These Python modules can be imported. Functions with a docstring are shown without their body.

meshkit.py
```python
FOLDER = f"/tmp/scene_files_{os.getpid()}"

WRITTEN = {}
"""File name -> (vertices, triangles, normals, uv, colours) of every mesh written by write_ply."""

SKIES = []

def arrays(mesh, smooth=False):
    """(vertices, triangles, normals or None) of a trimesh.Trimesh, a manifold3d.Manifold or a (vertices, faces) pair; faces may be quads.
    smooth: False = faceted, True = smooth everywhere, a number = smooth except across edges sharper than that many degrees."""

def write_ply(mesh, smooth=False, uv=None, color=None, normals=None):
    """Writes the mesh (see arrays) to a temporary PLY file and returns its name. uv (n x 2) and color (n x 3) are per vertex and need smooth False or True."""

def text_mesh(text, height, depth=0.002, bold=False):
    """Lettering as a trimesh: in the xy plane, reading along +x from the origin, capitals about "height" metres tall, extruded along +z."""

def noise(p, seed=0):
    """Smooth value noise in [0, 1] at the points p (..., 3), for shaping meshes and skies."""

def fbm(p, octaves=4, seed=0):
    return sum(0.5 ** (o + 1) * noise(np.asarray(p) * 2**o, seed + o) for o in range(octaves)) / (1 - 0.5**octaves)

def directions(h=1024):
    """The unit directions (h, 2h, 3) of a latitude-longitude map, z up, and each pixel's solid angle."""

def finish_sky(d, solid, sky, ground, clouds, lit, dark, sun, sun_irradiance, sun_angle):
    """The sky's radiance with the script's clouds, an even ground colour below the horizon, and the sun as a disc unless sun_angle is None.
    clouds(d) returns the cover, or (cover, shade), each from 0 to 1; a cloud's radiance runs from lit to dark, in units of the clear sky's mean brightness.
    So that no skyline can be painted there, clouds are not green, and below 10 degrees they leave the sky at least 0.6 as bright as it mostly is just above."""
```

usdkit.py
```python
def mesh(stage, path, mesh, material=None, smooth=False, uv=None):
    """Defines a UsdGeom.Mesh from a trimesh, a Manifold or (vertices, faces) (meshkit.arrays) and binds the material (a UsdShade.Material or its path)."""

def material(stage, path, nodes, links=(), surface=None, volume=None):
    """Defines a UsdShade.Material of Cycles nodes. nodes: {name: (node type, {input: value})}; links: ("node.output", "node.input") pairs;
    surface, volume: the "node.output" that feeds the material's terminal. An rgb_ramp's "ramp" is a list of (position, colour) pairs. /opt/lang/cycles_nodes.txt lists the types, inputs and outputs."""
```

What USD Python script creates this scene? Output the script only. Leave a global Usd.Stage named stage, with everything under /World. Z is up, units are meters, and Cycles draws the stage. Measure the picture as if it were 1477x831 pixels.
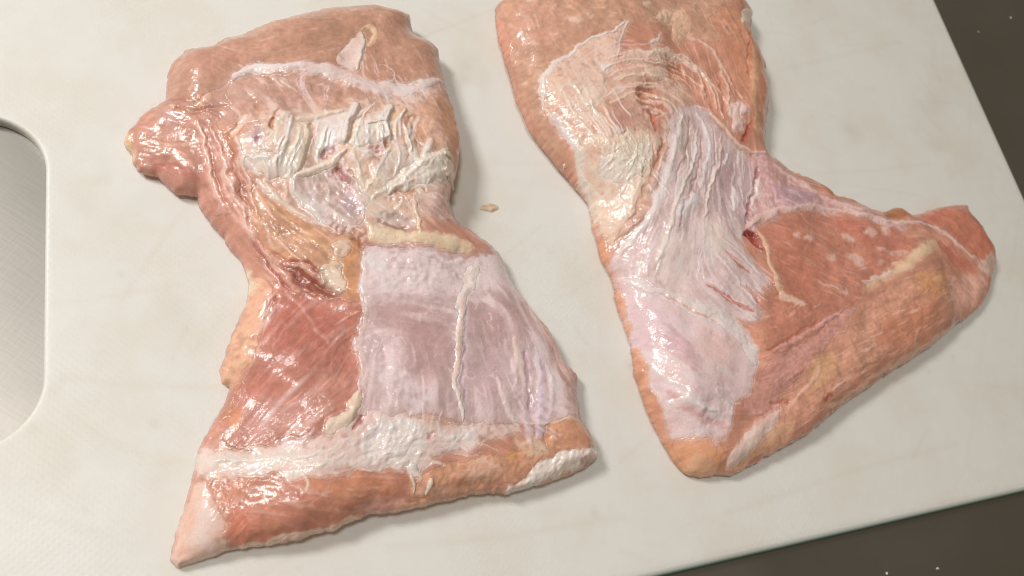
import math
import numpy as np
import trimesh
import usdkit
from scipy import ndimage as ndi
from scipy.spatial import Delaunay, cKDTree
from pxr import Gf, Sdf, Usd, UsdGeom, UsdLux, UsdShade, Vt

stage = Usd.Stage.CreateInMemory()
UsdGeom.SetStageUpAxis(stage, UsdGeom.Tokens.z)
UsdGeom.SetStageMetersPerUnit(stage, 1.0)
UsdGeom.Xform.Define(stage, '/World')
UsdGeom.Scope.Define(stage, '/World/Looks')
T = Sdf.ValueTypeNames

# ------------------------------------------------------------------ camera
# A phone held about 19 cm above the board; the board's edges give the two vanishing points.
# World: x along the board's length, y across it, origin on the board top below the lens.
FPX, CX, CY = 1100.0, 738.5, 415.5
unit = lambda v: np.asarray(v, float) / np.linalg.norm(v)
_ey = unit([102 - CX, -2751 - CY, FPX])
_ex = unit([3329 - CX, 277 - CY, FPX])
_ex = unit(_ex - _ey * (_ex @ _ey))
_ez = np.cross(_ex, _ey)
CAM_H = 194.03                                            # millimetres; shapes below are in mm until written out


def at(px, py, z=0.0):
    """The point (x, y) in mm on the level z mm above the board that stands at this place of the photograph."""
    r = np.array([(px - CX) / FPX, (py - CY) / FPX, 1.0])
    d = np.array([r @ _ex, r @ _ey, r @ _ez])
    return (d * ((CAM_H - z) / -d[2]))[:2]


cam = UsdGeom.Camera.Define(stage, '/World/camera')
m = Gf.Matrix4d(1.0)
for i, col in enumerate((np.array([_ex[0], _ey[0], _ez[0]]), -np.array([_ex[1], _ey[1], _ez[1]]), -np.array([_ex[2], _ey[2], _ez[2]]))):
    m.SetRow(i, Gf.Vec4d(*map(float, col), 0))
m.SetRow(3, Gf.Vec4d(0, 0, CAM_H / 1000, 1))
cam.AddTransformOp().Set(m)
cam.CreateHorizontalApertureAttr(36.0)
cam.CreateVerticalApertureAttr(36.0 * 576 / 1024)
cam.CreateFocalLengthAttr(36.0 * FPX / 1477)
cam.CreateClippingRangeAttr(Gf.Vec2f(0.01, 50))
cam.CreateFStopAttr(19.0)
cam.CreateFocusDistanceAttr(0.212)
cam.CreateExposureAttr(-0.30)

# ------------------------------------------------------------------ light: the kitchen's ceiling lamp, a lamp over the worktop up to the left, and the dim room
room = usdkit.material(stage, '/World/Looks/room_light', {'b': ('background_shader', {'color': (1.0, 0.86, 0.64), 'strength': 0.22})}, surface='b.background')
dome = UsdLux.DomeLight.Define(stage, '/World/room_light')
UsdShade.MaterialBindingAPI.Apply(dome.GetPrim()).Bind(room)


def rect_lamp(name, pos, look, w, h, power, color):
    lamp = UsdLux.RectLight.Define(stage, '/World/' + name)
    lamp.CreateWidthAttr(w); lamp.CreateHeightAttr(h)
    lamp.CreateIntensityAttr(power); lamp.CreateColorAttr(Gf.Vec3f(*color))
    z = unit(np.asarray(pos) - np.asarray(look)); x = unit(np.cross([0, 1, 0.01], z)); y = np.cross(z, x)
    mm = Gf.Matrix4d(1.0)
    for i, v in enumerate((x, y, z)):
        mm.SetRow(i, Gf.Vec4d(*map(float, v), 0))
    mm.SetRow(3, Gf.Vec4d(*map(float, pos), 1))
    lamp.AddTransformOp().Set(mm)


rect_lamp('ceiling_lamp', (-0.25, 0.14, 1.0), (0.08, 0.08, 0.0), 0.15, 0.15, 54.0, (1.0, 0.99, 0.97))
rect_lamp('worktop_lamp', (-0.58, 0.47, 0.70), (0.08, 0.08, 0.0), 0.2, 0.2, 64.0, (1.0, 0.985, 0.955))


# ------------------------------------------------------------------ helpers
def S(r, g, b):
    c = np.array([r, g, b], float) / 255
    return np.where(c < 0.04045, c / 12.92, ((c + 0.055) / 1.055) ** 2.4)


def custom(prim, label=None, cat=None, group=None, kind=None):
    for k, v in (('label', label), ('category', cat), ('group', group), ('kind', kind)):
        if v:
            prim.SetCustomDataByKey(k, v)


USED = {}


def path_of(name, parent='/World'):
    n = USED.get((parent, name), 0)
    USED[(parent, name)] = n + 1
    return f'{parent}/{name}' + (f'_{n:03d}' if n else '')


def smooth_normals(v, f):
    n = np.zeros_like(v)
    fn = np.cross(v[f[:, 1]] - v[f[:, 0]], v[f[:, 2]] - v[f[:, 0]])
    for k in range(3):
        for c in range(3):
            n[:, c] += np.bincount(f[:, k], fn[:, c], len(v))
    return n / np.maximum(np.linalg.norm(n, axis=1, keepdims=True), 1e-12)


def put(path, v_mm, f, mat, tint=None, wet=None, smooth=True):
    """Writes one Mesh (vertices in mm) with per-vertex own colour and surface roughness."""
    v = np.asarray(v_mm, float) / 1000
    g = UsdGeom.Mesh.Define(stage, path)
    g.CreatePointsAttr(Vt.Vec3fArray.FromNumpy(v.astype(np.float32)))
    g.CreateFaceVertexCountsAttr(Vt.IntArray.FromNumpy(np.full(len(f), 3, np.int32)))
    g.CreateFaceVertexIndicesAttr(Vt.IntArray.FromNumpy(np.asarray(f, np.int32).ravel()))
    g.CreateSubdivisionSchemeAttr('none')
    if smooth:
        g.CreateNormalsAttr(Vt.Vec3fArray.FromNumpy(smooth_normals(v, f).astype(np.float32)))
        g.SetNormalsInterpolation('vertex')
    api = UsdGeom.PrimvarsAPI(g)
    if tint is not None:
        api.CreatePrimvar('tint', T.Color3fArray, 'vertex').Set(Vt.Vec3fArray.FromNumpy(np.clip(tint, 0, 1).astype(np.float32)))
    if wet is not None:
        api.CreatePrimvar('rough', T.FloatArray, 'vertex').Set(Vt.FloatArray.FromNumpy(np.asarray(wet, np.float32)))
    UsdShade.MaterialBindingAPI.Apply(g.GetPrim()).Bind(mat)
    return g.GetPrim()


def dense(pts, step, closed=False):
    p = np.asarray(pts, float)
    if closed:
        p = np.vstack([p, p[:1]])
    s = np.r_[0, np.cumsum(np.linalg.norm(np.diff(p, axis=0), axis=1))]
    n = max(2, int(s[-1] / step) + 1)
    q = np.linspace(0, s[-1], n, endpoint=not closed)
    return np.stack([np.interp(q, s, p[:, k]) for k in range(p.shape[1])], 1), q / max(s[-1], 1e-9)


def chaikin(p, closed, n=2):
    p = np.asarray(p, float)
    for _ in range(n):
        a, b = (p, np.roll(p, -1, 0)) if closed else (p[:-1], p[1:])
        q = np.stack([a * 0.75 + b * 0.25, a * 0.25 + b * 0.75], 1).reshape(-1, p.shape[1])
        p = q if closed else np.vstack([p[:1], q[1:-1], p[-1:]])
    return p


def scan_fill(poly, xs, ys):
    """Boolean (len(ys), len(xs)): which grid points lie inside the polygon."""
    out = np.zeros((len(ys), len(xs)), bool)
    a, b = poly, np.roll(poly, -1, 0)
    for j, y in enumerate(ys):
        k = (a[:, 1] > y) != (b[:, 1] > y)
        if k.any():
            c = np.sort(a[k, 0] + (y - a[k, 1]) * (b[k, 0] - a[k, 0]) / (b[k, 1] - a[k, 1]))
            out[j] = np.searchsorted(c, xs) % 2 == 1
    return out


def step01(x):
    x = np.clip(x, 0, 1)
    return x * x * (3 - 2 * x)


# ------------------------------------------------------------------ materials
def noise_bump(scale, strength, distance=0.001, detail=3):
    return {'co': ('texture_coordinate', {}), 'nz': ('noise_texture', {'scale': scale, 'detail': detail, 'roughness': 0.6}),
            'bm': ('bump', {'strength': strength, 'distance': distance})}


def flesh(name, sss, radius, bump, coat):
    nodes = {'tint': ('attribute', {'attribute': 'tint'}), 'rg': ('attribute', {'attribute': 'rough'}), **noise_bump(900, bump, 0.0004),
             'n2': ('noise_texture', {'scale': 2600, 'detail': 2, 'roughness': 0.5}), 'hs': ('map_range', {'from_min': 0.3, 'from_max': 0.7, 'to_min': 0.93, 'to_max': 1.07}),
             'mul': ('vector_math', {'math_type': 'scale'}),
             'p': ('principled_bsdf', {'subsurface_method': 'burley', 'subsurface_weight': sss, 'subsurface_scale': radius, 'subsurface_radius': (1.0, 0.75, 0.65),
                                       'ior': 1.4, 'specular_ior_level': 0.38, 'coat_weight': coat, 'coat_roughness': 0.1, 'coat_ior': 1.36})}
    links = [('co.object', 'nz.vector'), ('co.object', 'n2.vector'), ('n2.fac', 'hs.value'), ('tint.vector', 'mul.vector1'), ('hs.result', 'mul.scale'), ('mul.vector', 'p.base_color'),
             ('rg.fac', 'p.roughness'), ('nz.fac', 'bm.height'), ('bm.normal', 'p.normal'), ('bm.normal', 'p.coat_normal')]
    return usdkit.material(stage, '/World/Looks/' + name, nodes, links, surface='p.BSDF')


MEAT = flesh('raw_meat', 0.6, 0.0006, 0.22, 0.75)
SHEET = flesh('tissue_sheet', 0.6, 0.0006, 0.22, 0.8)

# white plastic with a fine pressed diagonal grain, faint stains and wear
BOARD = usdkit.material(stage, '/World/Looks/white_plastic', {
    'co': ('texture_coordinate', {}), 'tint': ('attribute', {'attribute': 'tint'}),
    'w1': ('wave_texture', {'scale': 330.0, 'distortion': 1.2, 'detail': 1.0, 'bands_direction': 'diagonal'}),
    'mp': ('mapping', {'rotation': (0, 0, math.pi / 2 + 0.12)}),
    'w2': ('wave_texture', {'scale': 330.0, 'distortion': 1.2, 'detail': 1.0, 'bands_direction': 'diagonal'}),
    'ad': ('math', {'math_type': 'multiply'}), 'wr': ('noise_texture', {'scale': 22, 'detail': 3}), 'wm': ('map_range', {'from_min': 0.4, 'from_max': 0.62, 'to_min': 0.05, 'to_max': 1.0, 'clamp': True}), 'adm': ('math', {'math_type': 'multiply'}),
    'n0': ('noise_texture', {'scale': 2200, 'detail': 2}), 'ad2': ('math', {'math_type': 'add'}),
    'bm': ('bump', {'strength': 0.1, 'distance': 0.0003}),
    'st': ('noise_texture', {'scale': 34, 'detail': 5, 'roughness': 0.62}),
    'sr': ('rgb_ramp', {'ramp': [(0.0, (0.93, 0.88, 0.80)), (0.40, (0.975, 0.955, 0.92)), (0.55, (1, 1, 1)), (1, (1, 1, 1))]}),
    'mx': ('mix', {'mix_type': 'multiply', 'fac': 1.0}),
    'p': ('principled_bsdf', {'roughness': 0.42, 'specular_ior_level': 0.45, 'subsurface_method': 'burley', 'subsurface_weight': 0.25, 'subsurface_scale': 0.0025, 'subsurface_radius': (1, 0.9, 0.75)})},
    [('co.object', 'w1.vector'), ('co.object', 'mp.vector'), ('mp.vector', 'w2.vector'), ('w1.fac', 'ad.value1'), ('w2.fac', 'ad.value2'), ('co.object', 'n0.vector'), ('ad.value', 'adm.value1'), ('co.object', 'wr.vector'), ('wr.fac', 'wm.value'), ('wm.result', 'adm.value2'), ('adm.value', 'ad2.value1'), ('n0.fac', 'ad2.value2'),
     ('ad2.value', 'bm.height'), ('bm.normal', 'p.normal'), ('co.object', 'st.vector'), ('st.fac', 'sr.fac'), ('tint.color', 'mx.color1'), ('sr.color', 'mx.color2'), ('mx.color', 'p.base_color')], surface='p.BSDF')

# brushed steel worktop: fine criss-cross scratches
STEEL = usdkit.material(stage, '/World/Looks/brushed_steel', {
    'co': ('texture_coordinate', {}),
    'm1': ('mapping', {'mapping_type': 'texture', 'rotation': (0, 0, -0.7), 'scale': (0.010, 0.0009, 1)}), 'n1': ('noise_texture', {'scale': 1.0, 'detail': 3, 'roughness': 0.65}),
    'm2': ('mapping', {'mapping_type': 'texture', 'rotation': (0, 0, 0.95), 'scale': (0.013, 0.0008, 1)}), 'n2': ('noise_texture', {'scale': 1.0, 'detail': 3, 'roughness': 0.65}),
    'ad': ('math', {'math_type': 'add'}), 'bm': ('bump', {'strength': 0.1, 'distance': 0.0002}),
    'n3': ('noise_texture', {'scale': 30, 'detail': 4}), 'rr': ('map_range', {'from_min': 0.3, 'from_max': 0.7, 'to_min': 0.42, 'to_max': 0.52}),
    'cr': ('rgb_ramp', {'ramp': [(0.3, (0.165, 0.15, 0.13)), (0.7, (0.31, 0.29, 0.262))]}),
    'p': ('principled_bsdf', {'metallic': 1.0, 'roughness': 0.4})},
    [('co.object', 'm1.vector'), ('m1.vector', 'n1.vector'), ('co.object', 'm2.vector'), ('m2.vector', 'n2.vector'), ('n1.fac', 'ad.value1'), ('n2.fac', 'ad.value2'), ('ad.value', 'bm.height'), ('bm.normal', 'p.normal'),
     ('co.object', 'n3.vector'), ('n3.fac', 'rr.value'), ('rr.result', 'p.roughness'), ('ad.value', 'cr.fac'), ('cr.color', 'p.base_color')], surface='p.BSDF')

# ------------------------------------------------------------------ the setting: worktop
BOARD_T = 4.0
w = trimesh.creation.box([1100, 900, 30]); w.apply_translation([150, 100, -BOARD_T - 15])
prim = put('/World/worktop', w.vertices, w.faces, STEEL, smooth=False)
custom(prim, 'brushed stainless steel worktop under the white chopping board', 'worktop', kind='structure')


# ------------------------------------------------------------------ the chopping board
def rounded_rect(x0, y0, x1, y1, r, n=14):
    out = []
    for cx, cy, a in ((x1 - r, y1 - r, 0), (x0 + r, y1 - r, 90), (x0 + r, y0 + r, 180), (x1 - r, y0 + r, 270)):
        for t in np.linspace(a, a + 90, n):
            out.append((cx + r * math.cos(math.radians(t)), cy + r * math.sin(math.radians(t))))
    return np.array(out)


def build_board():
    rng = np.random.default_rng(5)
    outer, _ = dense(rounded_rect(-82, -13.7, 336.6, 256, 14), 1.5, True)
    hole, _ = dense(rounded_rect(-62, 42.0, -31.4, 126.0, 15), 0.7, True)
    # (inset, drop) profile of the rounded rim
    prof = [(1.5, 0.0), (0.9, 0.12), (0.45, 0.42), (0.14, 0.9), (0.0, 1.6), (0.0, 3.1), (0.3, 3.8), (0.8, BOARD_T)]

    def ring(p, inset, sign):
        t = np.roll(p, -1, 0) - np.roll(p, 1, 0)
        n = np.stack([t[:, 1], -t[:, 0]], 1); n /= np.linalg.norm(n, axis=1, keepdims=True)
        return p - sign * n * inset
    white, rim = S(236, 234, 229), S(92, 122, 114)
    V, F, C = [], [], []
    tops = []
    n = 0
    for p, sign in ((outer, 1), (hole, -1)):
        idx = []
        for k, (a, dz) in enumerate(prof):
            q = ring(p, a * (2.3 if sign == 1 else 0.55), sign)
            V.append(np.c_[q, np.full(len(q), -dz)])
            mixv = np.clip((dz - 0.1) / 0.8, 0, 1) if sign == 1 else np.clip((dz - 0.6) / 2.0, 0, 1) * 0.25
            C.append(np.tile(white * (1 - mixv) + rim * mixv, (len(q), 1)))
            idx.append(n + np.arange(len(q))); n += len(q)
        tops.append(idx[0])
        for a, b in zip(idx[:-1], idx[1:]):
            a2, b2 = np.roll(a, -1), np.roll(b, -1)
            q = np.r_[np.c_[a, b, b2], np.c_[a, b2, a2]]
            F.append(q if sign == 1 else q[:, ::-1])
    # the top: a fine sheet where it shows
    xs, ys = np.arange(-80, 336, 1.0), np.arange(-12, 255, 1.0)
    oi, hi = ring(outer, prof[0][0] * 2.3, 1), ring(hole, prof[0][0] * 0.55, -1)
    ok = scan_fill(oi, xs, ys) & ~scan_fill(hi, xs, ys)
    X, Y = np.meshgrid(xs, ys)
    P = np.c_[X[ok], Y[ok]]
    d = cKDTree(np.vstack([oi, hi])).query(P)[0]
    P = P[d > 0.6] + rng.uniform(-.15, .15, (int((d > 0.6).sum()), 2))
    c = np.tile(white, (len(P), 1))
    # faint yellowed knife scores and blotches of its own on the plastic
    rngk = np.random.default_rng(11)
    for _ in range(70):
        pa = np.array([rngk.uniform(-40, 330), rngk.uniform(-10, 200)]); an = rngk.normal(0.25, 0.5) + (rngk.random() < .3) * 1.3; ln = rngk.uniform(8, 60)
        pb = pa + ln * np.array([math.cos(an), math.sin(an)])
        q, _ = dense(np.array([pa, (pa + pb) / 2 + rngk.normal(0, .5, 2), pb]), 0.4)
        dd, _ = cKDTree(q).query(P, distance_upper_bound=3)
        c *= 1 - (rngk.uniform(.015, .06) * np.exp(-(np.minimum(dd, 9) / 0.55) ** 2))[:, None] * np.array([0.6, 0.8, 1.1])
    for _ in range(46):
        p0 = np.array([rngk.uniform(-40, 330), rngk.uniform(-10, 200)]); rr = rngk.uniform(.5, 1.6)
        c *= 1 - (rngk.uniform(.03, .12) * np.exp(-((P - p0) ** 2).sum(1) / rr ** 2))[:, None] * np.array([0.8, 0.9, 1.1])
    lines = [((100, 600), (240, 668)), ((230, 655), (510, 730)), ((90, 545), (340, 560)), ((20, 735), (150, 772)), ((70, 440), (260, 410)), ((1190, 250), (1340, 236)), ((1130, 100), (1300, 60)), ((560, 790), (900, 745)), ((1050, 740), (1380, 640))]
    for a, b in lines:
        pa, pb = at(*a), at(*b)
        q, t = dense(np.array([pa, (pa + pb) / 2 + rngk.normal(0, 1.2, 2), pb]), 0.4)
        dd, _ = cKDTree(q).query(P)
        c *= 1 - (0.05 * np.exp(-(dd / 0.9) ** 2))[:, None] * np.array([0.5, 0.8, 1.25])
    for px, py, r, a in ((670, 120, 7, .1), (683, 98, 5, .08), (1225, 190, 6, .07), (1340, 150, 8, .05), (1150, 95, 9, .05), (150, 280, 14, .05), (230, 470, 16, .04), (120, 700, 20, .04), (1350, 210, 10, .04), (660, 300, 6, .10), (690, 350, 10, .06)):
        p0 = at(px, py)
        nn = ndi.gaussian_filter(rngk.normal(size=X.shape), 2.0); nn = nn / nn.std()
        nz = ndi.map_coordinates(nn, [(P[:, 1] + 12), (P[:, 0] + 80)], order=1)
        c *= 1 - (a * np.exp(-((P - p0) ** 2).sum(1) / r ** 2) * np.clip(0.8 + 0.5 * nz, 0, 2))[:, None] * np.array([0.75, 0.9, 1.15])
    V.append(np.c_[P, np.zeros(len(P))]); C.append(c)
    allv = np.vstack(V)
    ids = np.r_[tops[0], tops[1], n + np.arange(len(P))]
    tri = Delaunay(allv[ids][:, :2]).simplices
    cen = allv[ids][tri].mean(1)
    keep = np.ones(len(tri), bool)
    b = cKDTree(np.vstack([oi, hi])).query(cen[:, :2])[0] < 3
    from shapely import Polygon, contains_xy
    keep[b] = contains_xy(Polygon(oi, [hi]).buffer(1e-4), cen[b, 0], cen[b, 1])
    inhole = contains_xy(Polygon(hi).buffer(-0.05), cen[:, 0], cen[:, 1])
    tri = ids[tri[keep & ~inhole]]
    a, b2, c2 = (allv[tri[:, k], :2] for k in range(3))
    flip = np.cross(b2 - a, c2 - a) < 0
    tri[flip] = tri[flip][:, ::-1]
    F.append(tri)
    # flat underside
    bo = n - len(hole) * len(prof) - len(outer) + np.arange(len(outer)); bh = n - len(hole) + np.arange(len(hole))
    ids = np.r_[bo, bh]
    tb = Delaunay(allv[ids][:, :2]).simplices
    cen = allv[ids][tb].mean(1)
    tb = ids[tb[contains_xy(Polygon(allv[bo][:, :2], [allv[bh][:, :2]]), cen[:, 0], cen[:, 1])]]
    a, b2, c2 = (allv[tb[:, k], :2] for k in range(3))
    flip = np.cross(b2 - a, c2 - a) > 0
    tb[flip] = tb[flip][:, ::-1]
    F.append(tb)
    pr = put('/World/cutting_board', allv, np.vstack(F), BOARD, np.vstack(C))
    custom(pr, 'white plastic chopping board with a rounded handle slot on its left', 'cutting board')


build_board()


# ------------------------------------------------------------------ raw chicken thighs, opened flat
class Thigh:
    def __init__(self, name, label, outline, heights, base, seed, gain=1.08, g=0.28):
        self.gain = gain
        self.rng = np.random.default_rng(seed)
        self.root = UsdGeom.Xform.Define(stage, path_of(name)).GetPrim()
        custom(self.root, label, 'raw chicken')
        self.g = g
        hp = np.array([[*at(x, y, h), h] for x, y, h in heights])
        o = np.array([[*at(x, y, e), e] for x, y, e in outline])
        c0 = o[:, :2]
        tang = np.roll(c0, -1, 0) - np.roll(c0, 1, 0)
        nrm = np.stack([tang[:, 1], -tang[:, 0]], 1); nrm /= np.linalg.norm(nrm, axis=1, keepdims=True)
        if ((np.roll(c0, -1, 0)[:, 1] + c0[:, 1]) * (np.roll(c0, -1, 0)[:, 0] - c0[:, 0])).sum() > 0:
            nrm = -nrm                                    # outward normals whichever way the outline runs
        away = c0 / np.linalg.norm(c0, axis=1, keepdims=True)
        far = np.clip((nrm * away).sum(1), 0, 1)
        hm = self.idw(hp, c0)
        zc = o[:, 2] + 0.32 * np.minimum(hm - o[:, 2], 9) * far
        o[:, :2] = [at(x, y, z) for (x, y, _), z in zip(outline, zc)]
        q, _ = dense(o, 0.3, True)
        for k in (0, 1):
            q[:, k] += ndi.gaussian_filter1d(self.rng.normal(size=len(q)), 1.6, mode='wrap') * 0.3 + ndi.gaussian_filter1d(self.rng.normal(size=len(q)), 6, mode='wrap') * 0.5
        q = ndi.gaussian_filter1d(q, 0.8, axis=0, mode='wrap')
        self.edge = q
        lo, hi = q[:, :2].min(0) - 2, q[:, :2].max(0) + 2
        self.xs, self.ys = np.arange(lo[0], hi[0], g), np.arange(lo[1], hi[1], g)
        self.X, self.Y = np.meshgrid(self.xs, self.ys)
        self.sh = self.X.shape
        self.inside = scan_fill(q[:, :2], self.xs, self.ys)
        self.tree = cKDTree(q[:, :2])
        d, i = self.tree.query(np.c_[self.X.ravel(), self.Y.ravel()])
        self.d = np.where(self.inside, d.reshape(self.sh), 0)
        e = ndi.gaussian_filter(q[i, 2].reshape(self.sh), 2)
        small = (slice(None, None, 6), slice(None, None, 6))
        hmg = self.idw(hp, np.c_[self.X[small].ravel(), self.Y[small].ravel()]).reshape(self.X[small].shape)
        hmg = ndi.zoom(hmg, np.array(self.sh) / np.array(hmg.shape), order=1)
        hmg = ndi.gaussian_filter(hmg, 6)
        R = np.clip(1.35 * (hmg - e), 3, 13)
        x = np.clip(self.d / R, 0, 1)
        self.H = e + (hmg - e) * (0.75 * np.sqrt(1 - (1 - x) ** 2) + 0.25 * np.sin(x * np.pi / 2))
        sm = ndi.gaussian_filter(self.H, 1.6 / g)
        k = step01((self.d - 0.4) / 2.0)
        self.H = self.H * (1 - k) + sm * k
        self.H += self.n(9) * 0.35 * step01(self.d / 4) + self.n(3.5) * 0.16 * step01(self.d / 2)
        self.base = self.H.copy()
        self.e = e
        self.C = np.tile(S(*base), self.sh + (1,))
        self.C *= (1 + 0.04 * self.n(6) + 0.03 * self.n(1.6))[..., None]
        self.R = np.full(self.sh, 0.34)
        self.fib, self.lump = np.ones(self.sh), np.zeros(self.sh)
        self.gl = np.clip(0.12 + 0.22 * self.n(5), 0, 0.6)
        self.L = np.zeros(self.sh, int)
        self.parts, self.extra = {}, []
        self.warp = [self.n(6) * 0.35 + self.n(2.2) * 0.42 + self.n(0.7) * 0.16 for _ in range(2)]

    def n(self, mm):
        f = ndi.gaussian_filter(self.rng.normal(size=self.sh), mm / self.g / 2)
        return f / f.std()

    @staticmethod
    def idw(hp, p):
        d2 = ((p[:, None, :] - hp[None, :, :2]) ** 2).sum(2) + 25
        w = 1 / d2 ** 1.6
        return (w * hp[:, 2]).sum(1) / w.sum(1)

    def to(self, px, py):
        """Plan position of a point seen on the flesh at this place of the photograph."""
        z = 9.0
        for _ in range(12):
            x, y = at(px, py, z)
            j, i = int(np.clip((y - self.ys[0]) / self.g, 0, self.sh[0] - 1)), int(np.clip((x - self.xs[0]) / self.g, 0, self.sh[1] - 1))
            z = 0.5 * z + 0.5 * (self.base[j, i] if self.inside[j, i] else self.e[j, i])
        return np.array([x, y])

    def window(self, pts, pad):
        lo, hi = pts.min(0) - pad, pts.max(0) + pad
        i0, j0 = np.maximum(((lo - [self.xs[0], self.ys[0]]) / self.g).astype(int), 0)
        i1, j1 = np.minimum(((hi - [self.xs[0], self.ys[0]]) / self.g).astype(int) + 2, [self.sh[1], self.sh[0]])
        return slice(j0, max(j1, j0 + 1)), slice(i0, max(i1, i0 + 1))

    def lay(self, w, m, color, a, dh, hprof, fib, lump, rough, part, var, up=0.5, mott=0.10):
        m = m * np.clip(1 + 0.22 * self.n_var2[w] * (1 - m), 0, 1)
        mm = (m * a * np.clip(1 - 1.1 * mott + mott * self.n_var3[w] + 0.5 * mott * self.n_var[w], 0.35, 1))[..., None]
        if color is not None:
            c = S(*color)
            v = 1 + var * self.n_var[w] + var * 0.6 * self.n_var2[w]
            self.C[w] = self.C[w] * (1 - mm) + c * v[..., None] * mm
        if dh:
            self.H[w] += (up if dh > 0 else 0.8) * dh * hprof
        for field, val in ((self.fib, fib), (self.lump, lump), (self.R, rough)):
            if val is not None:
                field[w] = field[w] * (1 - m) + val * m
        if part is not None:
            k = 0
            if part:
                k = len(self.parts) + 1
                self.parts[k] = part
            self.L[w][m > 0.5] = k

    def area(self, pts, color=None, a=1.0, f=0.8, dh=0.0, hf=None, fib=None, lump=None, rough=None, part=None, var=0.06, rag=1.0, mott=0.10):
        p = chaikin(np.array([self.to(*q) for q in pts]), True)
        hf = (hf or f) * 1.3
        if a < .8:
            mott, var = .03, .03
        f = f * (2.0 if f <= 2.5 else 1.2)
        w = self.window(p, 4 + hf)
        xs, ys = self.xs[w[1]], self.ys[w[0]]
        ins = scan_fill(p, xs, ys)
        if not ins.any():
            return
        sd = ndi.gaussian_filter((ndi.distance_transform_edt(ins) - ndi.distance_transform_edt(~ins)) * self.g, 0.8)
        jj, ii = np.indices(ins.shape)
        sd = ndi.map_coordinates(sd, [jj + rag * self.warp[0][w] / self.g, ii + rag * self.warp[1][w] / self.g], order=1, mode='nearest')
        self.lay(w, step01(sd / f + 0.5), color, a, dh, step01(sd / hf), fib, lump, rough, part, var, 0.45, mott)

    def line(self, pts, width, color=None, a=1.0, dh=0.0, asym=0.0, fib=None, lump=None, rough=None, part=None, var=0.05, rag=0.7, soft=0.6, taper=(1, 1), plan=None):
        """A band along a curve: width in photo pixels (0.2 mm each); asym > 0 gives the right-hand side of its run a long gentle slope."""
        p = chaikin(np.array([self.to(*q) for q in pts]), False) if plan is None else plan
        q, t = dense(p, 0.12)
        wd = np.atleast_1d(np.asarray(width, float)) * 0.2 / 2
        wmm = np.interp(t, np.linspace(0, 1, len(wd)), wd) if len(wd) > 1 else np.full(len(t), wd[0])
        ends = np.minimum(1, np.minimum(t / 0.12 + (1 - taper[0]) * 0 + (0.0 if taper[0] else 1), (1 - t) / 0.12 + (0.0 if taper[1] else 1)))
        wmm = wmm * np.clip(0.25 + 0.75 * ends, 0, 1)
        pad = wd.max() * (2.5 + asym * 3) + 2
        w = self.window(q, pad)
        Xw, Yw = self.X[w] + rag * self.warp[1][w], self.Y[w] + rag * self.warp[0][w]
        d, i = cKDTree(q).query(np.c_[Xw.ravel(), Yw.ravel()], distance_upper_bound=pad)
        ok = np.isfinite(d); i = np.where(ok, i, 0); d = np.where(ok, d, 99)
        s = (d / wmm[i]).reshape(Xw.shape)
        en = step01(ends[i].reshape(Xw.shape) * 1.3)
        m = step01((1 - s) / soft + 0.5) * en
        prof = np.exp(-(s / 0.85) ** 2)
        if asym:
            tg = np.gradient(q, axis=0)[i]
            side = (tg[:, 0] * (Yw.ravel() - q[i, 1]) - tg[:, 1] * (Xw.ravel() - q[i, 0])).reshape(Xw.shape)
            prof = np.where(side < 0, np.exp(-(s / (0.85 + asym * 2)) ** 2), np.exp(-(s / 0.7) ** 4))
        prof = prof * en
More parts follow.
